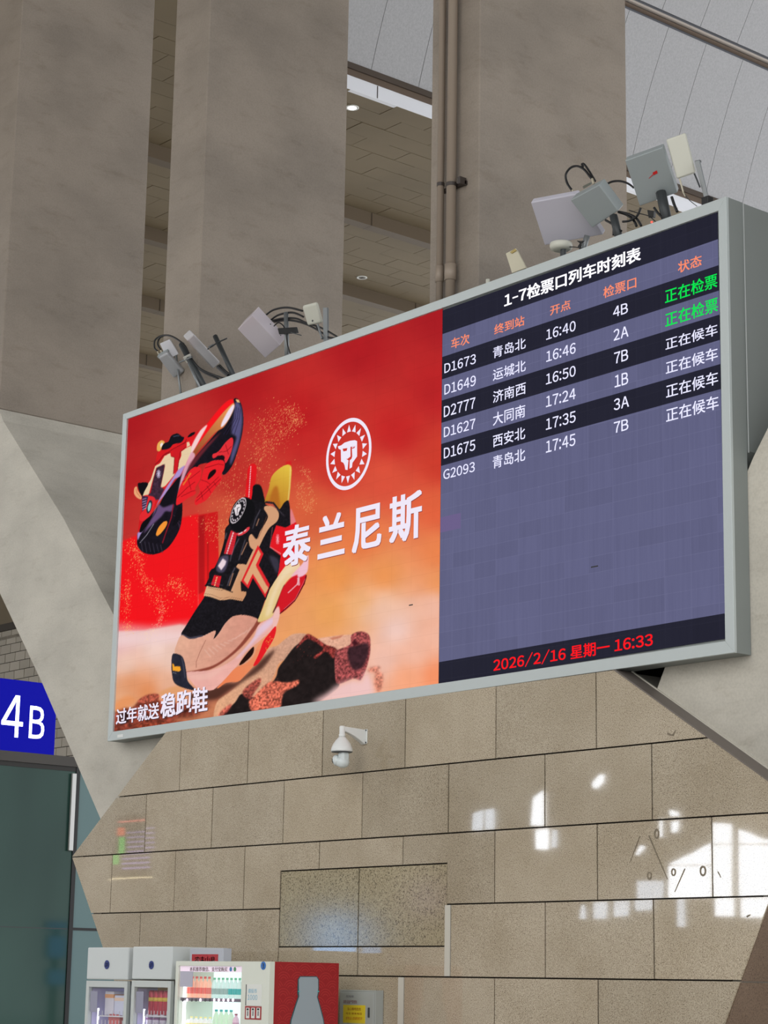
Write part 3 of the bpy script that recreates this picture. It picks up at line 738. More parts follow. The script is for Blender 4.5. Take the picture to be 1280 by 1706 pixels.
poly('D', [(640, 125), (700, 140), (790, 200), (870, 230), (886, 300), (840, 300), (790, 255), (720, 305), (700, 290), (770, 230), (660, 160), (600, 200), (560, 235)], (132, 52, 48), 1, 1, nz=(NZ3, .7))
poly('D', [(860, 260), (880, 240), (975, 200), (985, 130), (1050, 100), (1110, 118), (1130, 170), (1122, 300), (1065, 465), (1000, 460), (880, 500), (860, 400)], (150, 72, 72), 1, 1, nz=(NZ3, .6))
poly('D', [(960, 230), (1020, 210), (1110, 190), (1108, 290), (1060, 380), (1000, 390), (965, 320)], (56, 34, 40), .95, 3, nz=(NZ2, .3))
poly('D', [(990, 190), (1010, 160), (1040, 190), (1010, 215)], (60, 20, 28), .9, 2)
poly('D', [(240, 600), (340, 500), (400, 480), (500, 490), (580, 470), (575, 510), (480, 560), (455, 620), (440, 680), (330, 690), (230, 705), (205, 640)], (206, 104, 82), 1, 2, nz=(NZ3, .6))
poly('D', [(155, 570), (200, 510), (290, 455), (290, 500), (250, 560), (210, 620)], (150, 66, 58), .9, 2, nz=(NZ3, .6))
poly('D', [(0, 700), (70, 650), (60, 690), (10, 740), (-30, 745)], (200, 80, 70), .7, 2, nz=(NZ3, .6))
poly('D', [(690, 640), (800, 570), (880, 510), (1000, 470), (1060, 480), (1100, 400), (1160, 560), (1100, 600), (800, 640)], (240, 198, 196), .95, 9)
poly('D', [(1108, 392), (1150, 370), (1210, 372), (1190, 400), (1225, 430), (1220, 520), (1190, 560), (1160, 500), (1165, 420), (1130, 410)], (206, 120, 98), .75, 4, nz=(NZ3, .5))
# ---- far shoe
DK1 = (24, 21, 30)
poly('A', [(1035, 60), (1085, 68), (1118, 140), (1132, 260), (1118, 420), (1070, 600), (1010, 750), (925, 832), (880, 720), (700, 720), (640, 800), (520, 1000), (512, 1200), (490, 1360), (420, 1500), (340, 1590), (230, 1638), (120, 1622), (60, 1560), (52, 1480), (80, 1380), (300, 1100), (600, 700), (900, 350), (1010, 200)], DK1, nz=(NZ2, .2))
poly('A', [(1050, 95), (1100, 120), (1122, 250), (1108, 400), (1070, 560), (1000, 730), (1010, 600), (1060, 450), (1010, 400), (1030, 250)], (92, 88, 134), .9, 3)
for i, (xa, xb) in enumerate(((1060, 960), (1080, 1000), (1100, 1040), (1040, 930))): line('A', [(xa, 140 + i * 10), (xa - 10, 260), (xb, 420)], 7, (40, 34, 60), .7)
poly('A', [(1050, 62), (1085, 70), (1095, 96), (1070, 92)], (236, 190, 130), 1)
poly('A', [(1018, 60), (1036, 100), (1030, 160), (935, 340), (820, 410), (620, 650), (540, 745), (430, 850), (260, 1110), (90, 1395), (62, 1420), (76, 1280), (108, 1080), (110, 1000), (190, 870), (232, 740), (250, 640), (280, 575), (330, 540), (460, 480), (580, 428), (640, 400), (740, 330), (850, 200), (950, 95)], (214, 28, 34), nz=(NZ1, .12))
poly('A', [(1030, 100), (1040, 140), (1000, 240), (940, 335), (905, 362), (830, 415), (700, 560), (600, 690), (606, 610), (700, 480), (850, 280), (980, 140)], (232, 152, 84), 1, 1, grad=((1000, 150), (150, 70, 40), (620, 660)))
poly('A', [(1030, 115), (1036, 150), (990, 250), (940, 320), (905, 345), (912, 300), (950, 225), (985, 165)], (238, 222, 236), 1, 1)
poly('A', [(1012, 62), (1030, 95), (960, 150), (870, 260), (760, 400), (660, 530), (606, 600), (612, 540), (700, 400), (860, 190), (950, 95)], (247, 22, 30), 1, 1)
poly('A', [(765, 325), (700, 372), (640, 465), (600, 550), (590, 590), (560, 650), (575, 660), (640, 560), (700, 450)], (242, 206, 204), 1, 1)
poly('A', [(600, 600), (560, 680), (500, 850), (460, 1060), (480, 1000), (560, 790), (640, 640)], (228, 170, 190), .9, 1)
poly('A', [(600, 700), (560, 790), (520, 900), (500, 980), (560, 830), (700, 640), (860, 450), (900, 400), (740, 540)], (120, 40, 50), .8, 2)
CRM = (230, 204, 166)
poly('A', [(388, 608), (395, 645), (430, 655), (440, 700), (430, 830), (340, 940), (288, 968), (335, 740), (320, 722), (245, 762), (200, 920), (170, 1030), (110, 1042), (110, 1000), (190, 880), (236, 740), (285, 712), (330, 640)], CRM, smooth=False)
poly('A', [(502, 592), (556, 555), (600, 535), (602, 590), (540, 735), (465, 785), (478, 690), (500, 640)], CRM, smooth=False)
poly('A', [(556, 500), (580, 495), (590, 530), (556, 550)], CRM, smooth=False)
line('A', [(235, 725), (275, 690), (320, 630), (390, 600)], 10, (120, 16, 24), .7); line('A', [(330, 620), (540, 500), (552, 470)], 8, (120, 16, 24), .6)
poly('A', [(400, 575), (545, 500), (548, 545), (490, 600), (470, 660), (462, 780), (420, 822), (430, 700), (432, 652), (398, 642), (425, 610)], (206, 28, 36), smooth=False)
for a_, b_ in (((400, 575), (545, 500)), ((548, 545), (490, 600)), ((490, 600), (462, 780)), ((420, 822), (432, 652)), ((432, 652), (398, 642))): line('A', [a_, b_], 6, (110, 12, 20), .8)
poly('A', [(252, 755), (334, 720), (322, 800), (290, 950), (330, 975), (280, 1080), (200, 1090), (165, 1030), (190, 1010), (215, 880)], (62, 40, 56), 1, 1, smooth=False, nz=(NZ3, .3))
for k_ in range(6):
    t_ = k_ * math.pi / 6; line('A', [(270 - 22 * math.cos(t_), 820 - 42 * math.sin(t_)), (270 + 22 * math.cos(t_), 820 + 42 * math.sin(t_))], 6, (206, 190, 222), .9)
poly('A', [(535, 735), (520, 780), (480, 850), (430, 880), (350, 1010), (270, 1110), (210, 1240), (150, 1345), (90, 1430), (60, 1490), (58, 1420), (100, 1400), (150, 1330), (230, 1210), (262, 1110), (340, 970), (420, 850), (470, 780)], (172, 146, 206), 1, 1)
poly('A', [(478, 850), (470, 920), (430, 1050), (400, 1120), (330, 1155), (285, 1125), (340, 1020), (410, 930)], (20, 18, 26))
poly('A', [(270, 1130), (320, 1160), (420, 1130), (400, 1200), (340, 1200), (290, 1260), (180, 1360), (120, 1420), (190, 1290), (240, 1210)], (112, 84, 130), .9, 2)
poly('A', [(150, 1060), (205, 1048), (238, 1085), (212, 1180), (160, 1270), (90, 1300), (78, 1250), (110, 1180)], (226, 42, 48))
poly('A', [(150, 1160), (180, 1088), (206, 1108), (192, 1185), (164, 1222), (148, 1200)], (40, 46, 60)); poly('A', [(160, 1160), (180, 1110), (194, 1130), (184, 1180), (166, 1200)], (150, 206, 200))
poly('A', [(100, 1042), (165, 1050), (140, 1160), (104, 1205)], (58, 36, 66))
for k_ in range(5): line('A', [(106, 1080 + k_ * 26), (146, 1068 + k_ * 24)], 7, (196, 176, 210), .8)
poly('A', [(80, 1380), (110, 1310), (200, 1240), (180, 1300), (110, 1400), (78, 1415)], (16, 14, 18))
RP = (230, 34, 42)
poly('A', [(452, 1075), (470, 1000), (510, 900), (600, 772), (675, 750), (706, 790), (690, 880), (642, 960), (645, 1020), (560, 1072), (490, 1122), (450, 1135)], RP)
poly('A', [(745, 740), (790, 700), (860, 680), (932, 690), (938, 760), (905, 830), (912, 870), (850, 960), (760, 1080), (690, 1120), (645, 1135), (640, 1080), (690, 1000), (676, 930), (700, 880), (720, 800)], RP)
poly('A', [(820, 622), (880, 590), (950, 500), (1012, 452), (1028, 500), (1000, 620), (950, 712), (930, 650), (880, 640), (825, 660)], (226, 48, 56))
poly('A', [(862, 640), (920, 630), (942, 650), (930, 676), (880, 660)], (30, 14, 20)); poly('A', [(768, 878), (784, 815), (820, 780), (852, 776), (848, 810), (805, 855)], (26, 12, 16))
for pts in ([(510, 900), (600, 860), (690, 790)], [(460, 1060), (560, 960), (640, 900)], [(500, 1050), (600, 1000), (642, 990)], [(560, 830), (600, 980)], [(700, 880), (760, 900), (800, 930)], [(650, 1100), (760, 1000), (900, 870)], [(700, 1000), (720, 1080)], [(760, 940), (800, 1010)], [(740, 760), (880, 720), (932, 730)], [(830, 900), (860, 950)], [(880, 600), (960, 590), (1010, 540)], [(950, 520), (980, 620)], [(660, 1060), (880, 850)]):
    line('A', pts, 6, (120, 10, 20), .75)
line('A', [(520, 930), (560, 870), (595, 815)], 16, (232, 130, 50), .8)
poly('A', [(244, 1430), (272, 1360), (325, 1305), (358, 1308), (346, 1352), (305, 1410), (262, 1448)], (244, 150, 54))
line('A', [(420, 1130), (400, 1260), (350, 1400), (310, 1520)], 12, (150, 22, 40), .8); line('A', [(80, 1520), (150, 1440), (220, 1330)], 6, (190, 186, 200), .7)
for k_ in range(6): line('A', [(90 + k_ * 40, 1500 + k_ * 8), (110 + k_ * 40, 1610 + (k_ % 2) * 10)], 6, (66, 60, 76), .8)
for k_ in range(4): line('A', [(420 + k_ * 18, 1240 + k_ * 30), (490, 1270 + k_ * 40)], 5, (92, 60, 84), .7)
poly('A', [(505, 1160), (512, 1200), (490, 1270), (440, 1340), (410, 1340), (440, 1240), (470, 1160)], (18, 16, 22))
poly('A', [(320, 515), (370, 490), (400, 432), (460, 408), (505, 438), (530, 452), (500, 500), (420, 520), (380, 560), (300, 575)], (20, 20, 28)); line('A', [(420, 440), (480, 430)], 8, (80, 90, 120), .7)
poly('A', [(252, 565), (262, 510), (300, 480), (332, 498), (310, 530), (290, 580), (262, 588)], (232, 176, 90)); poly('A', [(285, 520), (306, 500), (316, 520), (290, 556)], (236, 226, 226))
poly('A', [(565, 442), (600, 405), (640, 395), (630, 420), (580, 448)], (20, 16, 22))
poly('A', [(58, 925), (90, 908), (152, 906), (162, 930), (125, 1000), (105, 1045), (78, 1010)], (18, 16, 20)); poly('A', [(24, 965), (48, 950), (60, 990), (95, 1045), (90, 1078), (50, 1060), (22, 1020)], (236, 166, 118)); line('A', [(40, 970), (50, 1010), (85, 1055)], 5, (150, 70, 50), .8)
# ---- near shoe
BK2 = (25, 23, 28)
poly('B', [(448, 440), (444, 350), (455, 250), (468, 140), (508, 82), (552, 92), (562, 150), (545, 300), (520, 400), (500, 470)], (226, 24, 32), nz=(NZ1, .1))
for k_ in range(14): line('B', [(500 - k_ * 1.6, 110 + k_ * 24), (499 - k_ * 1.6, 122 + k_ * 24)], 9, (244, 216, 222), .95)
poly('B', [(515, 400), (524, 320), (570, 298), (612, 325), (640, 430), (655, 520), (620, 570), (540, 560), (505, 480)], (20, 19, 22))
poly('B', [(870, 60), (930, 50), (930, 110), (880, 110)], (214, 30, 34), .9, 2)
poly('B', [(648, 485), (690, 350), (720, 222), (790, 142), (880, 92), (932, 118), (928, 250), (905, 480), (860, 500), (820, 580), (800, 560), (740, 500), (700, 470)], (228, 194, 70), 1, 0, grad=((900, 100), (190, 130, 40), (700, 480)))
poly('B', [(700, 475), (735, 350), (780, 320), (800, 420), (806, 560), (750, 500)], (180, 104, 34), .9, 3); line('B', [(922, 120), (915, 300), (898, 470)], 10, (240, 222, 150), .7, 1)
poly('B', [(280, 700), (300, 560), (430, 450), (560, 480), (650, 510), (790, 570), (860, 490), (908, 490), (922, 740), (900, 900), (870, 1100), (790, 1290), (700, 1420), (650, 1536), (400, 1536), (40, 1400), (28, 1350), (150, 1110), (215, 900), (225, 780)], BK2, nz=(NZ3, .25))
poly('B', [(925, 560), (960, 640), (980, 720), (940, 760), (922, 700)], (226, 130, 140), .9, 1)
line('B', [(660, 490), (740, 500), (810, 590), (860, 640)], 22, (34, 30, 36), 1); line('B', [(700, 500), (800, 580), (850, 630)], 4, (96, 90, 104), .6)
poly('C', [(300, 262), (330, 150), (400, 20), (900, -10), (890, 80), (830, 200), (795, 300), (760, 400), (738, 462), (640, 420), (540, 425), (470, 485), (420, 562), (374, 614), (388, 545), (280, 592), (180, 614), (108, 580), (150, 500), (230, 370)], BK2, nz=(NZ3, .3))
line('C', [(112, 575), (180, 608), (280, 588)], 12, (96, 92, 112), .7, 1)
TAN = (212, 158, 120)
poly('B', [(770, 738), (870, 762), (985, 700), (1010, 1000), (905, 1150), (835, 1232), (782, 1292), (800, 1200), (818, 1060), (702, 968), (730, 850)], (226, 26, 36), smooth=False)
line('B', [(702, 968), (818, 1040)], 8, (240, 160, 160), .8); line('B', [(730, 760), (705, 960)], 6, (240, 120, 120), .5)
for k_ in range(6):
    t_ = k_ * math.pi / 6; line('B', [(785 - 20 * math.cos(t_), 885 - 55 * math.sin(t_)), (785 + 20 * math.cos(t_), 885 + 55 * math.sin(t_))], 6, (244, 170, 180), .85)
poly('B', [(700, 1060), (780, 1090), (800, 1160), (780, 1250), (720, 1140)], (70, 66, 84), .7, 3)
poly('B', [(640, 560), (662, 532), (740, 540), (796, 604), (782, 690), (700, 762), (640, 860), (592, 960), (560, 1010), (500, 975), (480, 920), (480, 862), (508, 832), (560, 885), (600, 800), (650, 720), (682, 640)], TAN)
line('B', [(668, 640), (620, 780), (575, 880)], 5, (120, 72, 54), .8)
poly('B', [(560, 960), (590, 985), (500, 1130), (400, 1340), (330, 1450), (285, 1440), (330, 1330), (380, 1210), (342, 1180), (362, 1150), (420, 1150), (450, 1160), (520, 1010)], TAN, smooth=False)
poly('C', [(292, 258), (318, 178), (350, 186), (440, 200), (500, 222), (530, 234), (560, 140), (610, 60), (600, 190), (608, 214), (644, 224), (640, 252), (612, 302), (520, 286), (430, 296), (350, 268)], (222, 176, 136), smooth=False, grad=((300, 200), (204, 148, 108), (620, 280)))
line('C', [(298, 240), (360, 250), (430, 280), (520, 270), (615, 290)], 4, (120, 80, 60), .7); line('C', [(330, 192), (440, 214), (470, 200)], 3, (90, 60, 50), .7)
poly('B', [(398, 1332), (575, 948), (634, 1042), (584, 1162), (702, 1372), (655, 1510), (524, 1300), (474, 1412)], (222, 38, 44), smooth=False)
poly('B', [(424, 1322), (580, 996), (606, 1044), (552, 1162), (688, 1408), (652, 1468), (520, 1252), (462, 1372)], (222, 166, 122), smooth=False)
line('B', [(560, 1180), (670, 1380)], 7, (190, 40, 44), .7)
poly('B', [(390, 1330), (396, 1440), (470, 1450), (470, 1410)], BK2, smooth=False); poly('B', [(474, 1412), (520, 1300), (655, 1510), (640, 1536), (460, 1536)], BK2, smooth=False)
# dial and straps
poly('B', [(268, 720), (276, 640), (330, 500), (432, 436), (520, 480), (545, 600), (500, 720), (440, 790), (340, 800)], (17, 17, 20))
ec = np.array([365, 580.]); ea, eb, an = 150, 60, math.radians(-64)
ell = lambda s_, n_=28: [(ec[0] + s_ * (ea * math.cos(t) * math.cos(an) - eb * math.sin(t) * math.sin(an)), ec[1] + s_ * (ea * math.cos(t) * math.sin(an) + eb * math.sin(t) * math.cos(an))) for t in np.linspace(0, 2 * math.pi, n_, endpoint=False)]
poly('B', ell(1.0), (226, 214, 220)); poly('B', ell(.92), (22, 21, 26))
for t_, (x_, y_) in enumerate(ell(.76, 16)): poly('B', [(x_ - 6, y_ - 9), (x_ + 6, y_ - 9), (x_ + 6, y_ + 9), (x_ - 6, y_ + 9)], (226, 214, 222), .95)
poly('B', [(325, 560), (350, 520), (385, 510), (395, 550), (370, 600), (365, 630), (340, 630), (330, 600)], (232, 222, 226)); line('B', [(350, 560), (378, 545)], 7, (30, 28, 34)); line('B', [(358, 560), (352, 620)], 5, (30, 28, 34))
poly('B', [(288, 790), (352, 825), (330, 930), (300, 1050), (212, 1040), (240, 930)], (206, 40, 52), smooth=False)
for k_ in range(9): line('B', [(312 - k_ * 8, 815 + k_ * 26), (309 - k_ * 8, 830 + k_ * 26)], 14, (240, 214, 216), .95)
for k_ in range(8): line('B', [(285 - k_ * 8, 840 + k_ * 26), (345 - k_ * 8, 850 + k_ * 26)], 3, (120, 16, 26), .6)
poly('B', [(346, 820), (400, 815), (470, 755), (486, 775), (440, 822), (370, 850)], (222, 60, 70)); line('B', [(370, 830), (410, 812)], 10, (244, 220, 224)); line('B', [(430, 800), (450, 785)], 9, (244, 220, 224))
poly('B', [(168, 1085), (258, 1062), (242, 1180), (200, 1240), (132, 1215)], (82, 74, 98), .9, 2); poly('B', [(148, 1170), (200, 1090), (238, 1120), (226, 1160), (184, 1216)], (236, 214, 222), 1, 1, smooth=False)
poly('B', [(108, 1268), (186, 1282), (160, 1400), (74, 1370)], (214, 30, 42), smooth=False)
for k_ in range(4): line('B', [(138 - k_ * 7, 1290 + k_ * 26), (134 - k_ * 7, 1304 + k_ * 26)], 12, (244, 200, 140), .95)
for pts, w_ in (([(372, 880), (330, 960), (290, 1060), (280, 1120)], 8), ([(440, 890), (400, 1010), (370, 1110)], 7), ([(600, 570), (550, 670), (520, 770)], 7), ([(225, 880), (240, 820)], 10), ([(40, 1362), (110, 1350), (200, 1380)], 5), ([(330, 1190), (280, 1290), (250, 1380)], 9)): line('B', pts, w_, (128, 122, 140), .65, 1)
for pts in ([(460, 920), (400, 1050)], [(585, 670), (560, 740)], [(310, 1250), (270, 1380)]): line('B', pts, 12, (170, 122, 96), .8)
# toe, midsole, heel
poly('C', [(110, 582), (180, 614), (282, 594), (388, 545), (374, 612), (422, 562), (470, 486), (540, 428), (640, 418), (742, 458), (700, 530), (560, 705), (400, 825), (260, 868), (150, 884), (58, 742), (70, 660)], (226, 172, 146), 1, 0, grad=((90, 620), (214, 150, 130), (500, 760)), nz=(NZ2, .05))
for k_ in range(13): line('C', [(300 + k_ * 32, 700 - k_ * 12 - (k_ > 8) * 8), (350 + k_ * 30, 760 - k_ * 22)], 7, (244, 206, 192), .45, 1)
line('C', [(310, 622), (262, 720), (232, 800), (232, 850)], 4, (130, 74, 62), .7)
poly('C', [(738, 452), (762, 470), (640, 640), (500, 770), (350, 862), (200, 892), (148, 884), (260, 862), (400, 815), (560, 690), (690, 525)], (142, 70, 56), 1, 1)
poly('C', [(148, 892), (200, 880), (380, 862), (560, 762), (700, 604), (742, 500), (850, 432), (906, 345), (918, 400), (882, 510), (760, 622), (640, 722), (560, 842), (420, 990), (350, 1036), (250, 1022), (190, 960)], (232, 172, 162), 1, 0, nz=(NZ1, .06))
poly('C', [(745, 520), (850, 440), (872, 470), (740, 600), (610, 735), (560, 770), (690, 620)], (226, 202, 226), .8, 4); poly('C', [(160, 900), (330, 890), (480, 830), (360, 930), (230, 950)], (240, 190, 176), .6, 5)
poly('C', [(1070, -20), (1078, 60), (1000, 112), (945, 185), (885, 330), (852, 430), (742, 474), (752, 420), (775, 370), (830, 222), (885, 125), (960, 20), (1010, -20)], (238, 206, 166), 1, 0, grad=((1040, 0), (222, 194, 126), (760, 460)))
poly('C', [(960, 40), (1040, 20), (940, 130), (880, 260), (840, 400), (800, 420), (850, 250)], (240, 218, 180), .7, 4)
poly('C', [(945, 185), (890, 325), (858, 400), (890, 370), (930, 300), (960, 180)], (66, 16, 20), 1, 1)
poly('C', [(1015, 108), (1080, 66), (1135, 90), (1122, 150), (1045, 298), (920, 408), (885, 378), (905, 300), (945, 190)], (210, 26, 38)); line('C', [(1135, 90), (1118, 160), (1040, 300), (920, 405)], 9, (84, 10, 22), .9); line('C', [(1125, 120), (1045, 285), (950, 370)], 4, (236, 150, 160), .6)
line('C', [(985, 235), (1060, 165), (1075, 105)], 8, (240, 196, 204), .85); poly('C', [(1060, 110), (1080, 112), (1082, 175), (1062, 172)], (236, 190, 200), .8)
poly('C', [(1010, 100), (1080, 20), (1140, -30), (1142, 60), (1100, 70), (1050, 90)], (240, 184, 196), 1, 1)
poly('B', [(1000, 1240), (1050, 1150), (1100, 1060), (1116, 1080), (1096, 1240), (1010, 1290)], (240, 190, 206), 1, 1)
poly('C', [(872, 390), (906, 345), (918, 400), (900, 480), (872, 540), (860, 470)], (238, 188, 180), 1, 1)
poly('C', [(702, 676), (694, 740), (622, 812), (584, 822), (640, 740)], (38, 18, 14))
poly('C', [(404, 1012), (480, 930), (552, 852), (640, 812), (705, 752), (730, 680), (780, 622), (800, 645), (745, 780), (622, 922), (572, 962), (480, 972), (420, 1012)], (232, 144, 100), 1, 0, grad=((780, 640), (238, 130, 84), (430, 990)))
poly('C', [(884, 508), (872, 600), (800, 722), (742, 812), (700, 832), (742, 742), (782, 632), (820, 580)], (228, 30, 38)); dust([(450, 1060), (446, 1085)], 50, 2.5, (240, 190, 80), seed=20)
poly('C', [(36, 742), (60, 732), (112, 752), (136, 802), (150, 882), (164, 960), (222, 1032), (120, 1012), (50, 970), (30, 880), (28, 800)], (40, 41, 54), nz=(NZ2, .2)); line('C', [(112, 765), (126, 830), (140, 930)], 5, (110, 112, 130), .7, 1)
poly('C', [(34, 812), (48, 822), (52, 838), (98, 838), (106, 868), (92, 880), (38, 872)], (246, 166, 44), smooth=False); line('C', [(40, 888), (70, 896)], 4, (150, 150, 160), .8)
dust([(440, 1112), (560, 1075)], 60, 10, (120, 50, 45), seed=31)
# sample the painting on the display plane
PL, PR = -21.776 * KS + .012, XL - 0.004
NU, NV = 620, 430
us = np.linspace(0, 1, NU); vs_ = np.linspace(0, 1, NV)
zT0, zT1 = 8.508, 8.513; zB0, zB1 = 4.548, 4.556
UU, VV = np.meshgrid(us, vs_)
PXx = PL + (PR - PL) * UU
ZT = 8.520 + 0.03 * UU; ZB = 4.553 + 0.01 * UU
PZz = ZB + (ZT - ZB) * VV
P3 = np.stack([PXx, np.full_like(PXx, YS), PZz], -1).reshape(-1, 3)
q = proj(P3); fx = np.clip((q[:, 0] - AX0) * SS - .5, 0, CW - 2.001); fy = np.clip((q[:, 1] - AY0) * SS - .5, 0, CH - 2.001)
CANb = np.clip(CAN, 0, 255); ix = fx.astype(int); iy = fy.astype(int); tx = (fx - ix)[:, None]; ty = (fy - iy)[:, None]
cs = (CANb[iy, ix] * (1 - tx) + CANb[iy, ix + 1] * tx) * (1 - ty) + (CANb[iy + 1, ix] * (1 - tx) + CANb[iy + 1, ix + 1] * tx) * ty
cs = cs / 255.0; cl = np.where(cs <= .04045, cs / 12.92, ((cs + .055) / 1.055) ** 2.4)
me = bpy.data.meshes.new('advert_picture')
base = np.array(bd.location[:])
me.vertices.add(NU * NV); me.vertices.foreach_set('co', (P3 - base).astype(np.float32).ravel())
ii = np.arange(NU * NV).reshape(NV, NU)
fq = np.stack([ii[:-1, :-1], ii[:-1, 1:], ii[1:, 1:], ii[1:, :-1]], -1).reshape(-1, 4)
me.loops.add(fq.size); me.polygons.add(len(fq))
me.loops.foreach_set('vertex_index', fq.ravel().astype(np.int32)); me.polygons.foreach_set('loop_start', (np.arange(len(fq)) * 4).astype(np.int32))
me.update(calc_edges=True)
ca = me.color_attributes.new('paint', 'FLOAT_COLOR', 'POINT')
ca.data.foreach_set('color', np.concatenate([cl, np.ones((len(cl), 1))], 1).astype(np.float32).ravel())
am = mat('advert_led', (6, 5, 5), 0.7, spec=0.0, emit=(0, 0, 0), es=1.0); N, L = nodes(am)
at_ = N.new('ShaderNodeAttribute'); at_.attribute_name = 'paint'
tc = N.new('ShaderNodeTexCoord'); sp = N.new('ShaderNodeSeparateXYZ'); cb = N.new('ShaderNodeCombineXYZ'); L.new(tc.outputs['Object'], sp.inputs[0]); L.new(sp.outputs[0], cb.inputs[0]); L.new(sp.outputs[2], cb.inputs[1])
br = N.new('ShaderNodeTexBrick'); br.offset = 0; L.new(cb.outputs[0], br.inputs['Vector']); br.inputs['Scale'].default_value = 1; br.inputs['Brick Width'].default_value = .32; br.inputs['Row Height'].default_value = .16; br.inputs['Mortar Size'].default_value = .004
br.inputs['Color1'].default_value = (1, 1, 1, 1); br.inputs['Color2'].default_value = (.975, .975, .975, 1); br.inputs['Mortar'].default_value = (.94, .94, .94, 1)
L.new(mixc(am, 1.0, at_.outputs['Color'], br.outputs['Color'], 'MULTIPLY'), N['Principled BSDF'].inputs['Emission Color'])
me.materials.append(am)
ad = bpy.data.objects.new('advert_picture', me); link(ad, parent=bd, label='red and orange shoe advert filling the left half of the screen')
# logo and advert lettering
LWT = led('advert_white', (240, 232, 248), 1.0)
lc = atY(*cc('E', [(312, 466)])[0], YT_)
rx = (atY(*cc('E', [(543, 400)])[0], YT_)[0] - atY(*cc('E', [(82, 540)])[0], YT_)[0]) / 2
rz = rx * 1.0
rz = (atY(*cc('E', [(350, 95)])[0], YT_)[2] - atY(*cc('E', [(262, 838)])[0], YT_)[2]) / 2
cxl = (atY(*cc('E', [(543, 400)])[0], YT_)[0] + atY(*cc('E', [(82, 540)])[0], YT_)[0]) / 2; czl = (atY(*cc('E', [(350, 95)])[0], YT_)[2] + atY(*cc('E', [(262, 838)])[0], YT_)[2]) / 2
def ring(r0, r1, n_=56):
    b = MB(); vs = []
    for k in range(n_):
        t = 2 * math.pi * k / n_
        for r in (r0, r1): vs.append((cxl + rx * r * math.cos(t), YT_, czl + rz * r * math.sin(t)))
    b.add(vs, [(2 * k, 2 * k + 1, (2 * k + 3) % (2 * n_), (2 * k + 2) % (2 * n_)) for k in range(n_)]); return b
lg = ring(.895, 1.0).build('logo_ring', LWT, bd, label='white round emblem with a ring of small triangles and a face')
b = MB()
for k in range(18):
    t = 2 * math.pi * (k + .5) / 18; w_ = .085
    pt = lambda r, dt: (cxl + rx * (r * math.cos(t) - dt * math.sin(t)), YT_, czl + rz * (r * math.sin(t) + dt * math.cos(t)))
    b.add([pt(.62, -w_), pt(.62, w_), pt(.82, 0)], [(0, 1, 2)])
b.build('logo_rays', LWT, lg)
fpt = lambda pts: [atY(*p, YT_) for p in cc('E', pts)]
b = MB()
b.flat(fpt([(202, 388), (235, 378), (270, 350), (330, 330), (375, 325), (397, 335), (397, 380), (330, 393), (330, 400), (250, 412), (232, 424), (208, 412)]))
b.flat(fpt([(232, 424), (250, 412), (258, 440), (292, 432), (298, 405), (330, 400), (330, 490), (300, 515), (285, 515), (310, 530), (306, 560), (300, 628), (278, 625), (270, 580), (258, 555), (234, 542)]))
b.flat(fpt([(345, 393), (397, 380), (397, 490), (375, 520), (350, 555), (345, 600), (320, 615), (322, 530), (340, 515), (348, 490), (345, 420)]))
b.build('logo_face', LWT, lg)
line_red = led('advert_red', (200, 40, 40), 1)
b = MB(); b.flat([p_ + np.array([0, -.001, 0]) for p_ in fpt([(345, 405), (378, 388), (372, 404), (350, 412)])]); b.build('logo_brow', line_red, lg)
SHD = led('advert_shade', (150, 66, 60), 1)
E_ = lambda x, y: cc('E', [(x, y)])[0]; B_2 = lambda x, y: cc('B', [(x, y)])[0]; F_ = lambda x, y: cc('F', [(x, y)])[0]
for s, bl, tr in (('泰', B_2(835, 1192), B_2(1143, 690)), ('兰', (529, 932.5), E_(278, 1040)), ('尼', E_(343, 1480), E_(650, 952)), ('斯', E_(718, 1390), E_(1058, 822))):
    text_y(s, LWT, bl, tr, YT_, bd, bold=.030, tilt=.005)
    text_y(s, SHD, (bl[0] + .8, bl[1] + 1.2), (tr[0] + .8, tr[1] + 1.2), YT_ + .001, bd, bold=.030, tilt=.005, name='lettering_shade')
text_y('过年就送', LWT, F_(65, 1645), F_(430, 1452), YT_, bd, bold=.022, tilt=.005)
text_y('稳跑鞋', LWT, F_(435, 1592), F_(838, 1318), YT_, bd, bold=.026, tilt=.005)
text_y('过年就送', led('advert_shade2', (60, 40, 50), 1), F_(70, 1650), F_(435, 1457), YT_ + .001, bd, bold=.022, tilt=.005, name='lettering_shade')
text_y('稳跑鞋', led('advert_shade2', (60, 40, 50), 1), F_(440, 1597), F_(843, 1323), YT_ + .001, bd, bold=.026, tilt=.005, name='lettering_shade')

# ================================================================== ANTENNAS AND CAMERAS ON TOP OF THE DISPLAY
def ztop(x): return O[0][2] + (O[1][2] - O[0][2]) * (x - O[0][0]) / (O[1][0] - O[0][0]) - 0.002
YA = 14.15
pale = mat('antenna_white', (206, 206, 212), 0.42); pale2 = mat('antenna_lilac', (196, 194, 206), 0.35); greyb = mat('antenna_grey', (158, 166, 168), 0.45, metal=.15); silver = mat('antenna_silver', (176, 178, 182), .38, metal=.35)
cream = mat('antenna_cream', (204, 204, 192), .5); steel = mat('galvanised', (136, 140, 142), .42, metal=.55); dkpole = mat('dark_pole', (62, 66, 68), .5, metal=.3); conn = mat('connector', (188, 180, 160), .35, metal=.6)
def slab(quad, n, T, m, name, parent, Y=YA, bevel=.012, shift=0.0):
    n = np.array(n, float); n /= np.linalg.norm(n)
    P0 = atY(*np.mean(quad, 0), Y) + n * shift
    Q = [atPlane(x, y, P0, n) for x, y in quad]
    MB().ext(Q, -n * T).build(name, m, parent, bevel=bevel, segs=3)
    return Q, n
s2 = lambda x, y: (180 + x / 4.571, 330 + y / 4.571)
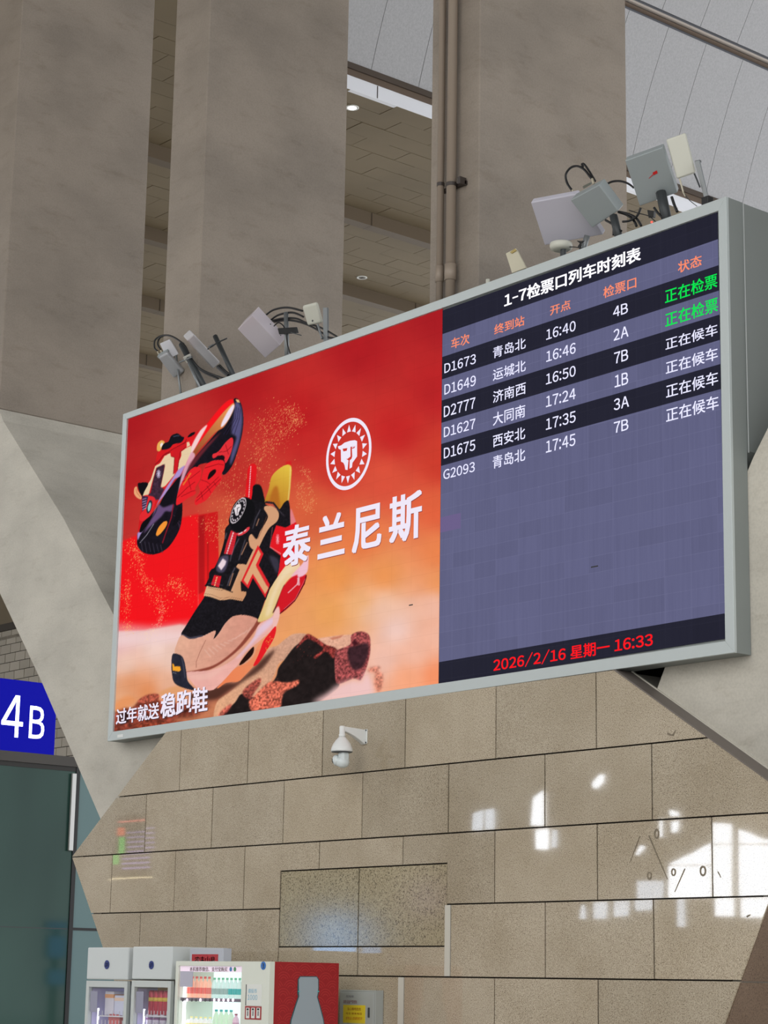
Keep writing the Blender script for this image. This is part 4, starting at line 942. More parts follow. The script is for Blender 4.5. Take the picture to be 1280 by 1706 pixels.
s5 = lambda x, y: (240 + x / 3.556, 480 + y / 3.556)
sR = lambda x, y: (1000 + x / 5.818, 200 + y / 5.818)
sL = lambda x, y: (800 + x / 4.923, 250 + y / 4.923)
def root(px, label, cat, name='antenna', Y=YA, **kw):
    x = atY(px, 500, Y)[0]
    for _ in range(12):
        P = np.array([x, Y, ztop(x)]); q = proj(P); x += (px - q[0]) / 130
    return empty(name, (x, Y, ztop(x)), label=label, cat=cat, **kw)
def pole(e, top, r=.02, m=dkpole, Y=YA, base=None, name='pole', n=10):
    T = atY(*top, Y); bx = e.location[0] if base is None else atY(*base, Y)[0]
    MB().tube([(bx, Y, ztop(bx) - .0), T], r, n).build(name, m, e, smooth=True)
    MB().box(bx - .06, bx + .06, Y - .05, Y + .05, ztop(bx) - .001, ztop(bx) + .012).build('foot_plate', m, e)
def cable(e, pts, r=.011, Y=YA, ys=None, m=BLACK):
    P = [atY(p[0], p[1], Y if ys is None else ys[i]) for i, p in enumerate(pts)]
    MB().tube(P, r, 6, smooth=6).build('cable', m, e, smooth=True)
# left cluster
e = root(343, 'silver tubular antenna at the left end of the display top', 'antenna')
slab([s2(*p) for p in ((378, 1215), (450, 1175), (585, 1325), (500, 1378))], (.506, -.543, -.67), .07, silver, 'housing', e, bevel=.028, Y=14.10)
slab([s2(*p) for p in ((372, 1208), (446, 1166), (460, 1184), (384, 1226))], (.506, -.543, -.67), .08, greyb, 'end_cap', e, bevel=.01, Y=14.095)
for p in ((378, 1168), (402, 1160)): MB().tube([atY(*s2(*p), 14.12), atY(*s2(p[0] + 14, p[1] + 30), 14.12)], .010, 8).build('connector', conn, e)
pole(e, s2(560, 1115), .038, dkpole, 14.15); pole(e, s2(620, 1260), .022, steel, 14.12, base=s2(712, 1415))
MB().tube([atY(*s2(545, 1250), 14.12), atY(*s2(640, 1210), 14.12)], .012, 8).build('clamp', steel, e)
slab([s2(*p) for p in ((570, 1215), (625, 1188), (640, 1235), (600, 1260))], (.5, -.54, -.6), .03, mat('bracket_white', (196, 196, 190), .5), 'clamp', e, bevel=.005, Y=14.13)
cable(e, [s2(*p) for p in ((378, 1165), (355, 1140), (360, 1080), (420, 1045), (500, 1060), (570, 1115), (650, 1240), (720, 1310), (860, 1365), (905, 1368))])
cable(e, [s2(*p) for p in ((402, 1155), (378, 1110), (400, 1060), (460, 1045), (530, 1078), (590, 1130), (640, 1230), (720, 1320), (840, 1375))])
e = root(298, 'small pale panel antenna leaning behind the silver antenna', 'antenna')
slab([s2(*p) for p in ((392, 1108), (470, 1075), (540, 1190), (450, 1230))], (.6, -.7, -.4), .04, pale, 'panel', e, bevel=.012, Y=14.17)
pole(e, s2(520, 1200), .014, steel, 14.19)
e = root(392, 'long narrow white antenna lying tilted beside a dark pole', 'antenna')
slab([s2(*p) for p in ((603, 1085), (655, 1036), (858, 1252), (800, 1302))], (.734, .079, -.675), .12, mat('antenna_warm', (190, 188, 190), .45), 'housing', e, bevel=.018, Y=14.10)
pole(e, s2(816, 1052), .030, dkpole, 14.15)
MB().tube([atY(*s2(760, 1150), 14.12), atY(*s2(835, 1100), 14.13), atY(*s2(905, 1068), 14.14)], .009, 6).build('clamp_rod', dkpole, e)
slab([s2(*p) for p in ((762, 1132), (800, 1112), (806, 1128), (770, 1150))], (.5, -.54, -.6), .02, steel, 'clamp', e, bevel=.003, Y=14.12)
MB().tube([atY(*s2(838, 1285), 14.15), atY(*s2(920, 1352), 14.16)], .026, 8).build('cable', BLACK, e)
cable(e, [s2(*p) for p in ((850, 1270), (900, 1320), (950, 1352))])
# second cluster
e = root(475, 'large white box antenna tipped on its corner, lilac face to the hall', 'antenna')
slab([s5(*p) for p in ((555, 243), (640, 160), (806, 338), (718, 414))], (.1, -.62, -.78), .17, mat('antenna_lilac2', (206, 198, 206), .25), 'housing', e, bevel=.006, Y=14.10)
for p in ((690, 152), (752, 214), (812, 280)): MB().lathe(atY(*s5(*p), 14.02), [(.006, 0), (.006, .01)], axis=(0, -1, 0), n=8).build('screw', dkpole, e)
pole(e, s5(842, 145), .028, steel, 14.18)
slab([s5(*p) for p in ((790, 238), (890, 232), (900, 268), (800, 275))], (.2, -.9, -.3), .06, BLACK, 'mount_head', e, bevel=.006, Y=14.14)
MB().tube([atY(*s5(870, 262), 14.12), atY(*s5(932, 280), 14.10)], .006, 6).build('bolt', dkpole, e)
cable(e, [s5(*p) for p in ((770, 225), (800, 205), (835, 240), (850, 330), (870, 400))], .008)
e = root(541, 'white rounded wireless access point on a galvanised bracket', 'access point')
slab([s5(*p) for p in ((934, 108), (1022, 86), (1056, 208), (968, 226))], (.347, -.751, -.561), .055, cream, 'body', e, bevel=.026, Y=14.12)
MB().lathe(atY(*s5(1000, 194), 14.075), [(.012, 0), (.012, .006)], axis=(0, -1, 0), n=10).build('indicator', dkpole, e)
slab([s5(*p) for p in ((1060, 115), (1084, 115), (1086, 312), (1062, 318))], (.1, -.95, -.1), .03, steel, 'bracket', e, bevel=.003, Y=14.17)
MB().tube([atY(*s5(1030, 215), 14.15), atY(*s5(1055, 300), 14.16)], .012, 8).build('stay', steel, e)
MB().box(e.location[0] - .12, e.location[0] + .1, 14.1, 14.2, ztop(e.location[0]) - .002, ztop(e.location[0]) + .014).build('foot_plate', steel, e)
for k, pts in enumerate((((722, 160), (770, 128), (850, 115), (940, 135)), ((750, 190), (800, 158), (880, 145), (945, 170)), ((755, 195), (820, 180), (900, 180), (960, 205), (1060, 240), (1150, 292)), ((770, 200), (860, 190), (950, 210), (1040, 255), (1090, 290), (1140, 298)), ((1020, 225), (1040, 260), (1060, 300)))):
    cable(e, [s5(*p) for p in pts], .012, ys=[14.2] * len(pts))
for p in ((880, 384), (930, 368), (972, 356)):
    q = atY(*s5(*p), 14.12); MB().tube([(q[0], 14.1, ztop(q[0]) + .01), (q[0] + .05, 14.12, ztop(q[0]) + .02)], .018, 8).build('cable_clip', BLACK, e)
# small box and stub
e = root(862, 'small yellowed cream box leaning at the middle of the display top', 'junction box', 'junction_box')
slab([(842.5, 422), (860, 413), (877, 446), (853, 455)], (.45, -.887, .103), .07, mat('yellowed_cream', (196, 190, 168), .55), 'body', e, bevel=.008, Y=14.10)
slab([(850, 420), (858, 414), (861, 417), (853, 422)], (.45, -.887, .103), .01, mat('stain', (170, 150, 90), .6), 'stain_patch', e, bevel=0, Y=14.09)
q = root(813, 'short pale stub pipe beside the third pier', 'pipe', 'stub_pipe'); MB().tube([tuple(q.location), (q.location[0], YA, q.location[2] + .10)], .022, 10).build('stub', cream, q, smooth=True)
# right cluster
e = root(962, 'large flat white panel antenna behind the grey box antenna', 'antenna')
slab([sL(*p) for p in ((415, 430), (790, 360), (1010, 694), (530, 783))], (.096, -.611, -.786), .075, pale2, 'panel', e, bevel=.012, Y=14.12)
pole(e, sL(880, 700), .03, steel, 14.2); 
cable(e, [sL(*p) for p in ((660, 765), (700, 790), (770, 795), (810, 800))], .005)
for k in range(5): cable(e, [sL(*p) for p in ((800 + k * 14, 745), (830 - k * 6, 775 + k * 4), (815 + k * 9, 812))], .005, ys=[14.15, 14.12, 14.14])
e = root(934, 'round white dome unit under the large flat white panel', 'camera', 'dome_camera', Y=14.13)
q = atY(*sL(665, 770), 14.13)
MB().lathe((q[0], 14.13, q[2] - .07), [(.02, 0), (.08, 0.004), (.108, .02), (.115, .045), (.11, .075), (.06, .09)], n=24).build('dome', cream, e, smooth=True)
MB().lathe((q[0] + .03, 14.13, ztop(q[0])), [(.03, 0), (.03, q[2] - .07 - ztop(q[0]) + .01)], n=10).build('stand', dkpole, e)
e = root(1036, 'grey box antenna with two looping black cables', 'antenna')
slab([sL(*p) for p in ((740, 412), (975, 285), (1135, 500), (920, 640))], (-.0, -.672, -.741), .12, greyb, 'housing', e, bevel=.010, Y=14.0)
slab([sL(*p) for p in ((842, 300), (905, 268), (912, 282), (850, 318))], (-.0, -.672, -.741), .02, mat('label_plate', (120, 122, 112), .4), 'name_plate', e, bevel=0, Y=14.04)
pole(e, sL(1095, 540), .040, dkpole, 14.12)
for p in ((768, 350), (928, 258)): MB().tube([atY(*sL(p[0] - 8, p[1] - 22), 14.04), atY(*sL(p[0] + 8, p[1] + 22), 14.04)], .013, 8).build('connector', conn, e)
cable(e, [sL(*p) for p in ((758, 335), (715, 270), (705, 200), (745, 145), (800, 132), (855, 160), (900, 215), (925, 245))], .012, Y=14.05)
cable(e, [sL(*p) for p in ((845, 140), (838, 115), (860, 122), (900, 180), (945, 255))], .012, Y=14.07)
cable(e, [sL(*p) for p in ((1020, 292), (1080, 260), (1150, 255), (1215, 275), (1260, 308))], .011, Y=14.15)
cable(e, [sL(*p) for p in ((1030, 575), (1090, 610), (1130, 650), (1160, 665))], .013, Y=14.12); cable(e, [sL(*p) for p in ((1093, 600), (1095, 650), (1094, 700))], .010, Y=14.12)
cable(e, [sL(*p) for p in ((1135, 508), (1200, 530), (1260, 575), (1285, 625))], .013, Y=14.15)
e = root(1112, 'tall grey flat antenna with a small red mark on its face', 'antenna')
slab([sR(*p) for p in ((243, 395), (605, 265), (750, 705), (385, 835))], (.3, -.60, -.74), .085, greyb, 'housing', e, bevel=.008, Y=14.02)
Qn = np.array((.3, -.60, -.74)); Qn /= np.linalg.norm(Qn); P0 = atY(*np.mean([sR(*p) for p in ((243, 395), (605, 265), (750, 705), (385, 835))], 0), 14.02) + Qn * .003
redm = mat('red_mark', (200, 24, 24), .5)
MB().ext([atPlane(*sR(*p), P0, Qn) for p in ((508, 510), (550, 488), (560, 515), (520, 535))], Qn * .001).build('red_mark', redm, e)
MB().ext([atPlane(*sR(*p), P0, Qn) for p in ((472, 565), (512, 525), (516, 533), (476, 568))], Qn * .001).build('red_mark', redm, e)
pole(e, sR(590, 700), .050, dkpole, 14.14, base=sR(655, 930))
cable(e, [sR(*p) for p in ((695, 745), (720, 820), (750, 890))], .014, Y=14.12); cable(e, [sR(*p) for p in ((525, 850), (560, 900), (610, 950))], .013, Y=14.10)
cable(e, [sR(*p) for p in ((395, 850), (360, 930), (290, 975), (220, 985))], .012, Y=14.12); cable(e, [sR(*p) for p in ((280, 875), (380, 905), (470, 930), (540, 985))], .005, Y=14.12)
cable(e, [sR(*p) for p in ((180, 890), (270, 910), (350, 950), (400, 1025))], .013, Y=14.14)
slab([sR(*p) for p in ((455, 870), (520, 880), (515, 945), (470, 950))], (.2, -.9, -.2), .05, BLACK, 'cable_joint', e, bevel=.006, Y=14.12)
q = atY(*sR(505, 990), 14.08); MB().lathe(q, [(.009, 0), (.009, .01)], axis=(0, -1, 0), n=8).build('indicator_lamp', mat('red_lamp', (255, 60, 50), .4, emit=(255, 60, 50), es=3), e)
e = root(1178, 'small white panel antenna on a slanted steel bracket, rightmost of all', 'antenna')
slab([sR(*p) for p in ((638, 190), (825, 122), (925, 510), (745, 572))], (.51, -.795, -.328), .065, cream, 'housing', e, bevel=.016, Y=14.08)
slab([sR(*p) for p in ((915, 400), (960, 390), (1045, 745), (1020, 800))], (.3, -.9, -.2), .03, steel, 'bracket', e, bevel=.003, Y=14.14)
slab([sR(*p) for p in ((918, 395), (965, 385), (968, 405), (925, 425))], (.3, -.9, -.2), .04, dkpole, 'bracket_cap', e, bevel=.002, Y=14.14)
MB().tube([atY(*sR(772, 570), 14.10), atY(*sR(808, 700), 14.12), atY(*sR(830, 740), 14.12)], .008, 6).build('cord', conn, e)
cable(e, [sR(*p) for p in ((812, 700), (860, 770), (940, 835))], .004, Y=14.12, m=dkpole); cable(e, [sR(*p) for p in ((915, 520), (945, 590), (968, 650))], .008, Y=14.12, m=dkpole)
q = atY(*sR(1042, 770), 14.14); MB().box(q[0] - .04, q[0] + .04, 14.1, 14.18, ztop(q[0]) - .002, q[2] + .02).build('foot_block', BLACK, e, bevel=.004)

# ================================================================== DOME CAMERA ON THE STONE WALL
k = lambda x, y: (520 + x / 9.143, 1180 + y / 9.143)
wm = mat('camera_white', (226, 228, 226), .38); wm2 = mat('camera_white_lower', (212, 220, 220), .30)
bx, bz = atY(*k(820, 430), YW)[0], atY(*k(780, 430), YW)[2]
ca_ = empty('surveillance_camera', (bx, YW, bz), label='white dome camera on a wall arm below the display', cat='camera')
MB().box(bx - .075, bx + .03, YW - .010, YW - .0002, bz - .080, bz + .072).build('wall_plate', wm, ca_, bevel=.004)
for dx in (-.06, .015):
    for dz in (-.068, .06): MB().lathe((bx + dx, YW - .010, bz + dz), [(.009, 0), (.009, .007)], axis=(0, -1, 0), n=8).build('bolt', dkpole, ca_)
dist = 0.30; hx = bx - .022; hy = YW - dist
b = MB(); sec = []
for t in np.linspace(0, 1, 8):
    y = YW - .010 - (dist - .02) * t; hh = .052 * (1 - t) ** 1.5 + .026; zc = bz + .066 - hh + .012 * t; w_ = .034 - .008 * t
    sec.append([(hx - w_, y, zc - hh), (hx + w_, y, zc - hh), (hx + w_, y, zc + hh), (hx - w_, y, zc + hh)])
vs = [p for s_ in sec for p in s_]; fs = [(i * 4 + j, i * 4 + (j + 1) % 4, (i + 1) * 4 + (j + 1) % 4, (i + 1) * 4 + j) for i in range(7) for j in range(4)] + [(0, 1, 2, 3), (31, 30, 29, 28)]
b.add(vs, fs); b.build('arm', wm, ca_, bevel=.008)
zt_ = bz + .082; zd = zt_ - .118
MB().lathe((hx, hy, zd), [(.034, 0), (.035, .03), (.030, .034), (.030, .106), (.025, .118)], n=24).build('pendant_neck', wm, ca_, smooth=True)
MB().lathe((hx, hy, zd - .150), [(.0, 0), (.112, 0), (.114, .012), (.108, .04), (.092, .08), (.066, .118), (.046, .140), (.036, .152)], n=32, cap=False).build('dome_cover', wm, ca_, smooth=True)
MB().lathe((hx, hy, zd - .157), [(.092, 0), (.108, .001), (.108, .008)], n=32).build('dome_rim', mat('camera_shadow', (90, 94, 96), .5), ca_, smooth=True)
MB().box(hx - .018, hx + .072, hy - .045, hy + .050, zd - .262, zd - .155).build('yoke', wm2, ca_, bevel=.022)
MB().lathe((hx + .018, hy - .068, zd - .258), [(0.01, 0), (.048, .016), (.060, .05), (.060, .088), (.048, .118), (0.01, .134)], axis=(0, 1, 0), n=24).build('ball_head', wm2, ca_, smooth=True)
MB().lathe((hx - .038, hy - .022, zd - .236), [(.050, -.018), (.060, 0), (.054, .03), (.036, .045)], axis=(-.75, -.6, -.15), n=24).build('lens_housing', wm2, ca_, smooth=True)
MB().lathe((hx - .074, hy - .050, zd - .243), [(.027, 0), (.027, .008), (.012, .009)], axis=(-.75, -.6, -.15), n=20).build('lens', mat('lens_black', (14, 16, 20), .1), ca_, smooth=True)

# ================================================================== FRIDGES AND VENDING MACHINE
kf = lambda x, y: (140 + x / 8, 1570 + y / 8)       # reading frame for the two fridges
kv = lambda x, y: (290 + x / 8, 1570 + y / 8)       # reading frame for the vending machine
kr = lambda x, y: (400 + x / 4.571, 1580 + y / 4.571)
fw = mat('fridge_white', (206, 212, 212), .35); fside = mat('fridge_side', (150, 158, 164), .45); ffr = mat('fridge_door_frame', (196, 202, 200), .4)
lit = mat('fridge_back_lit', (220, 222, 240), .5, emit=(196, 204, 245), es=.55); tube_m = mat('led_tube', (255, 255, 255), .4, emit=(238, 244, 255), es=2.4)
pane = bpy.data.materials.new('clear_glass'); pane.use_nodes = True; N, L = nodes(pane)
tr = N.new('ShaderNodeBsdfTransparent'); gl = N.new('ShaderNodeBsdfGlossy'); gl.inputs['Roughness'].default_value = .05; mx = N.new('ShaderNodeMixShader'); mx.inputs[0].default_value = .07
L.new(tr.outputs[0], mx.inputs[1]); L.new(gl.outputs[0], mx.inputs[2]); L.new(mx.outputs[0], N['Material Output'].inputs['Surface'])
navy = mat('badge_navy', (18, 42, 120), .5); wlet = mat('badge_white', (240, 244, 250), .5)
def fridge(xa, xb, yf, zt, zsplit, label, num, bl, tr_, seed, hdr_depth):
    """open-front glass-door cooler: header box, carcass, door frame, pane, shelves"""
    x0 = atY(xa, 1580, yf)[0]; x1 = atY(xb, 1580, yf)[0]; D_ = .72
    e = empty('drinks_fridge', ((x0 + x1) / 2, yf + D_ / 2, 0), label=label, cat='fridge')
    MB().box(x0, x1, yf, yf + D_, zsplit + .006, zt).build('header', fw, e, bevel=.012)
    b = MB(); t = .045
    b.box(x0, x0 + t, yf + .05, yf + D_, .05, zsplit - .006).box(x1 - t, x1, yf + .05, yf + D_, .05, zsplit - .006).box(x0, x1, yf + D_ - .04, yf + D_, .05, zsplit - .006).box(x0, x1, yf + .05, yf + D_, zsplit - .05, zsplit - .006).box(x0, x1, yf + .05, yf + D_, 0, .16)
    b.build('carcass', fside, e)
    w = .055
    f_ = MB().box(x0, x0 + w, yf, yf + .045, .1, zsplit - .008).box(x1 - w, x1, yf, yf + .045, .1, zsplit - .008).box(x0 + w, x1 - w, yf, yf + .045, zsplit - .075, zsplit - .008).box(x0 + w, x1 - w, yf, yf + .045, .1, .2).build('door_frame', ffr, e, bevel=.004)
    MB().box(x0 + w, x1 - w, yf + .015, yf + .021, .2, zsplit - .075).build('door_pane', pane, f_)
    MB().box(x0 + t, x1 - t, yf + D_ - .05, yf + D_ - .042, .16, zsplit - .06).build('back_panel', lit, e)
    MB().tube([(x0 + .13, yf + .09, .25), (x0 + .13, yf + .09, zsplit - .30)], .011, 8).build('light_tube', tube_m, e)
    MB().box(x0 + t, x0 + t + .004, yf + .06, yf + D_ - .06, .2, zsplit - .09).build('side_liner', mat('liner_lilac', (186, 180, 216), .5), e)
    zs = [.45, .80, 1.12, 1.355][0:]
    for z in zs[:3] + [atY(xa, 1690.5, yf + .1)[2]]:
        if z < .2: continue
        MB().box(x0 + .16, x1 - t, yf + .07, yf + D_ - .06, z - .012, z).build('shelf', mat('wire_white', (226, 226, 236), .4), e)
        for j in range(9): MB().box(x0 + .17 + j * (x1 - x0 - .24) / 8.5, x0 + .175 + j * (x1 - x0 - .24) / 8.5, yf + .068, yf + .074, z, z + .05).build('shelf_wire', mat('wire_white', (226, 226, 236), .4), e)
    c = atY((bl[0] + tr_[0]) / 2, (bl[1] + tr_[1]) / 2, yf)
    rw = (atY(tr_[0], 1600, yf)[0] - atY(bl[0], 1600, yf)[0]) / 2
    MB().lathe((c[0], yf - .002, c[2]), [(rw, 0), (rw, .004)], axis=(0, -1, 0), n=28).build('number_badge', navy, e)
    text(num, wlet, (c[0] - rw * .62, yf - .008, c[2] - rw * .42), (rw * 1.24, 0, 0), (0, 0, rw * .9), e, bold=.01)
    MB().box(x0 + .08, x0 + .22, yf + .012, yf + .014, zsplit - .34, zsplit - .12).build('door_sticker', mat('sticker_grey', (150, 150, 170), .5), e)
    return x0, x1, e
yA = 12.75
z27 = atY(230, 1577, yA)[2]; zs27 = atY(230, 1632.3, yA)[2]
z26 = atY(150, 1578.5, yA + .03)[2]; zs26 = atY(150, 1632.5, yA + .03)[2]
fA = fridge(146.3, 214.5, yA + .03, z26, zs26, 'white glass-door fridge with badge 26, leftmost', '26', kf(276, 350), kf(340, 245), 1, .72)
fB = fridge(221.5, 287.0, yA, z27, zs27, 'white glass-door fridge with badge 27 and red cartons', '27', kf(870, 355), kf(932, 250), 2, .72)
ORD = ('first', 'second', 'third', 'fourth', 'fifth', 'sixth', 'seventh')
# goods in the fridges
def carton(x0, x1, y0, y1, z0, z1, c, label, cat, name, grp=None, top=None):
    e = empty(name, ((x0 + x1) / 2, (y0 + y1) / 2, z0), label=label, cat=cat, group=grp)
    MB().box(x0, x1, y0, y1, z0, z1).build('body', mat('pack_%d_%d_%d' % c, c, .45), e, bevel=.006)
    if top: MB().box(x0 - .001, x1 + .001, y0 - .001, y1 + .001, z1 - (z1 - z0) * .28, z1 - (z1 - z0) * .12).build('band', mat('pack_%d_%d_%d' % top, top, .45), e)
    return e
shz = atY(250, 1690.5, yA + .1)[2]
def can(x, y, z, h, r, c1, c2, label, grp):
    e = empty('drink_can', (x, y, z), label=label, cat='can', group=grp)
    MB().lathe((x, y, z), [(r * .85, 0), (r, .008), (r, h * .93), (r * .8, h)], n=16).build('body', mat('can_%d_%d_%d' % c1, c1, .3, metal=.2), e, smooth=True)
    MB().lathe((x, y, z + h * .55), [(r * 1.01, 0), (r * 1.01, h * .16)], n=16).build('band', mat('can_%d_%d_%d' % c2, c2, .4), e, smooth=True)
xs0 = atY(249, 1660, yA + .15)[0]; xs1 = atY(281, 1660, yA + .15)[0]
for i in range(4):
    x = xs0 + (i + .5) * (xs1 - xs0) / 4
    can(x, yA + .16, shz, .25, (xs1 - xs0) / 8.4, (196, 34, 70), (236, 200, 70), '%s tall red can from the left on the upper shelf of fridge 27' % ORD[i], 'red cans in fridge 27')
carton(xs0 - .01, xs1 + .01, yA + .26, yA + .36, shz, shz + .33, (120, 30, 40), 'dark red carton standing behind the red cans in fridge 27', 'carton', 'drink_carton', None, (210, 160, 60))
zl = 1.12
for i in range(3): can(xs0 + .02 + i * .13, yA + .16, zl, .13, .048, (214, 206, 226), (150, 90, 150), '%s pale purple can from the left, lower shelf of fridge 27' % ORD[i], 'pale cans in fridge 27')
x6a, x6b = fA[0] + .2, fA[1] - .08
sh6 = atY(170, 1690.5, yA + .13)[2]
carton(x6a + .02, x6a + .19, yA + .14, yA + .3, sh6, sh6 + .25, (228, 226, 240), 'tall white carton on the upper shelf of fridge 26', 'carton', 'drink_carton', None, (236, 170, 120))
carton(x6a + .21, x6b - .12, yA + .14, yA + .3, sh6, sh6 + .21, (216, 220, 244), 'short pale blue carton right of the tall white carton in fridge 26', 'carton', 'drink_carton', None, (240, 210, 190))
carton(x6b - .12, x6b - .02, yA + .20, yA + .32, sh6 + .22, sh6 + .36, (120, 186, 226), 'light blue pack lying on top inside fridge 26', 'pack', 'drink_pack')
carton(x6a + .10, x6a + .32, yA + .14, yA + .3, 1.12, 1.24, (214, 96, 100), 'rounded red pack on the lower shelf of fridge 26', 'pack', 'drink_pack')

# vending machine 3
yV = 12.70
vx0 = atY(293.5, 1602, yV)[0]; vx1 = atY(450, 1603.5, yV)[0]; vz = atY(370, 1601.5, yV)[2]
vyb = atX(565, 1606.5, vx1)[1]
vc = mat('vending_cream', (222, 226, 214), .38); vred = mat('vending_red', (158, 22, 30), .42)
ve = empty('vending_machine', ((vx0 + vx1) / 2, (yV + vyb) / 2, 0), label='cream drinks vending machine with badge 3 and a red bottle-print side', cat='vending machine')
wx0 = atY(*kv(45, 700), yV)[0]; wx1 = atY(*kv(893, 700), yV)[0]; wzt = atY(*kv(450, 312), yV)[2]
b = MB(); 
b.box(vx0, wx0, yV, yV + .06, 0.05, vz).box(wx1, vx1, yV, yV + .06, .05, vz).box(wx0, wx1, yV, yV + .06, wzt, vz).box(wx0, wx1, yV, yV + .06, .05, .55)
b.build('front_door', vc, ve)
b = MB(); b.box(vx0, vx0 + .05, yV + .06, vyb, .05, vz - .002).box(vx1 - .05, vx1 - .012, yV + .06, vyb, .05, vz - .002).box(vx0 + .05, vx1 - .05, vyb - .05, vyb, .05, vz - .002).box(vx0 + .05, vx1 - .05, yV + .06, vyb - .05, vz - .06, vz - .002).box(vx0, vx1 - .012, yV + .06, vyb, 0, .12)
b.build('carcass', vc, ve)
MB().box(vx1 - .012, vx1, yV + .06, vyb, .04, vz).build('side_panel', vred, ve, label='dark red side panel with wave pattern')
MB().box(wx0, wx1, yV + .012, yV + .018, .55, wzt).build('window_pane', pane, ve)
litv = mat('vending_back_lit', (230, 240, 240), .5, emit=(214, 238, 236), es=.95)
MB().box(vx0 + .06, wx1 + .04, yV + .44, yV + .45, .5, vz - .07).build('back_panel', litv, ve)
MB().box(wx1 + .02, wx1 + .035, yV + .07, yV + .09, .6, wzt - .02).build('light_strip', tube_m, ve)
MB().box(wx0 + .005, wx0 + .03, yV + .07, yV + .09, .6, wzt - .02).build('light_strip', tube_m, ve)
# header strip with lettering
pz0 = atY(*kv(450, 395), yV + .02)[2]
MB().box(wx0 + .005, wx1 - .005, yV + .022, yV + .026, pz0, wzt - .004).build('header_strip', mat('strip_pink', (232, 214, 226), .5, emit=(226, 206, 226), es=.55), ve)
tred = mat('letter_red', (200, 36, 50), .5)
text_y('本机推荐微信、支付宝购买', tred, kv(208, 385), kv(712, 330), yV + .020, ve, bold=.012)
for px, c in ((757, (40, 130, 200)), (812, (60, 160, 90))):
    q = atY(*kv(px, 358), yV + .020); MB().lathe((q[0], yV + .020, q[2]), [(.022, 0), (.022, .001)], axis=(0, -1, 0), n=20).build('round_sticker', mat('stick_%d' % px, c, .5), ve)
q0 = atY(*kv(75, 590), yV - .002); q1 = atY(*kv(243, 385), yV - .002)
MB().box(q0[0], q1[0], yV - .001, yV + .011, q0[2], q1[2]).build('notice_card', mat('notice_lilac', (186, 184, 200), .5), ve)
# shelf levels
zsh1 = atY(*kv(450, 745), yV + .08)[2]; zst = atY(*kv(450, 785), yV + .04)[2]
MB().box(wx0 + .03, wx1 + .02, yV + .05, yV + .42, zsh1 - .02, zsh1).build('shelf', mat('shelf_white', (232, 240, 240), .4), ve)
MB().box(wx0 + .01, wx1, yV + .034, yV + .05, zst, zsh1 + .002).build('button_strip', mat('strip_grey', (120, 110, 130), .45), ve)
btn_on = mat('button_lit', (255, 240, 250), .4, emit=(255, 214, 240), es=1.6); btn = mat('button_dark', (50, 46, 56), .4)
for i, px in enumerate((118, 173, 237, 292, 352, 415, 478, 536, 597, 660, 722, 786)):
    q = atY(*kv(px, 768), yV + .032); MB().lathe((q[0], yV + .034, q[2]), [(.017, 0), (.014, .006)], axis=(0, -1, 0), n=14).build('button', btn_on if i in (1, 4, 7, 8, 9, 10, 11) else btn, ve)
def bottle(x, y, z, h, r, body, cap, label, grp, lab):
    e = empty('drink_bottle', (x, y, z), label=label, cat='bottle', group=grp)
    MB().lathe((x, y, z), [(r * .9, 0), (r, .01), (r, h * .58), (r * .8, h * .72), (r * .38, h * .86), (r * .38, h * .90)], n=14).build('body', body, e, smooth=True)
    MB().lathe((x, y, z + h * .90), [(r * .46, 0), (r * .46, h * .10)], n=12).build('cap', cap, e)
    MB().lathe((x, y, z + h * .2), [(r * 1.02, 0), (r * 1.02, h * .28)], n=14, cap=False).build('wrapper', lab, e)
def drink(nm, c, es=.35): return mat(nm, c, .25, emit=c, es=es)
peach = drink('peach_tea', (244, 186, 160)); redw = drink('red_wrapper', (226, 110, 100), .3); teal = drink('teal_wrapper', (50, 166, 164), .35); clear = drink('clear_water', (206, 230, 226)); greyw = drink('grey_green_wrapper', (150, 176, 172), .3)
capw = drink('cap_white', (236, 236, 236), .3); capr = drink('cap_red', (214, 90, 84), .3); capg = drink('cap_green', (110, 190, 150), .3); yel = drink('yellow_drink', (238, 226, 150)); grn = drink('mint_label', (206, 232, 206), .3)
for i in range(6):
    q = atY(*kv(185 + i * 56, 730), yV + .14); bottle(q[0], yV + .14, zsh1, .215, .030, peach, capr, '%s peach-coloured bottle from the left, vending machine upper shelf' % ORD[i], 'peach bottles, upper shelf', redw)
for i in range(7):
    q = atY(*kv(535 + i * 56, 730), yV + .14); tl = i >= 4
    bottle(q[0], yV + .14, zsh1, .205, .030, clear, capg, ('%s teal-wrapped bottle from the left, vending machine upper shelf' % ORD[i - 4]) if tl else ('%s grey-green wrapped bottle from the left, vending machine upper shelf' % ORD[i]), 'teal bottles, upper shelf' if tl else 'grey-green bottles, upper shelf', teal if tl else greyw)
zsh2 = 1.12
MB().box(wx0 + .03, wx1 + .02, yV + .05, yV + .42, zsh2 - .02, zsh2).build('shelf', mat('shelf_white', (232, 240, 240), .4), ve)
for i in range(6):
    q = atY(*kv(170 + i * 62, 1060), yV + .14); bottle(q[0], yV + .14, zsh2, atY(*kv(200, 985), yV + .14)[2] - zsh2, .032, capw, yel, '%s yellow-capped bottle from the left, vending machine lower shelf' % ORD[i], 'yellow-capped bottles, lower shelf', yel)
for i in range(4):
    q = atY(*kv(560 + i * 66, 1060), yV + .14); bottle(q[0], yV + .14, zsh2, atY(*kv(600, 895), yV + .14)[2] - zsh2, .034, grn, teal, '%s tall mint bottle with teal cap from the left, lower shelf' % ORD[i], 'mint bottles, lower shelf', grn)
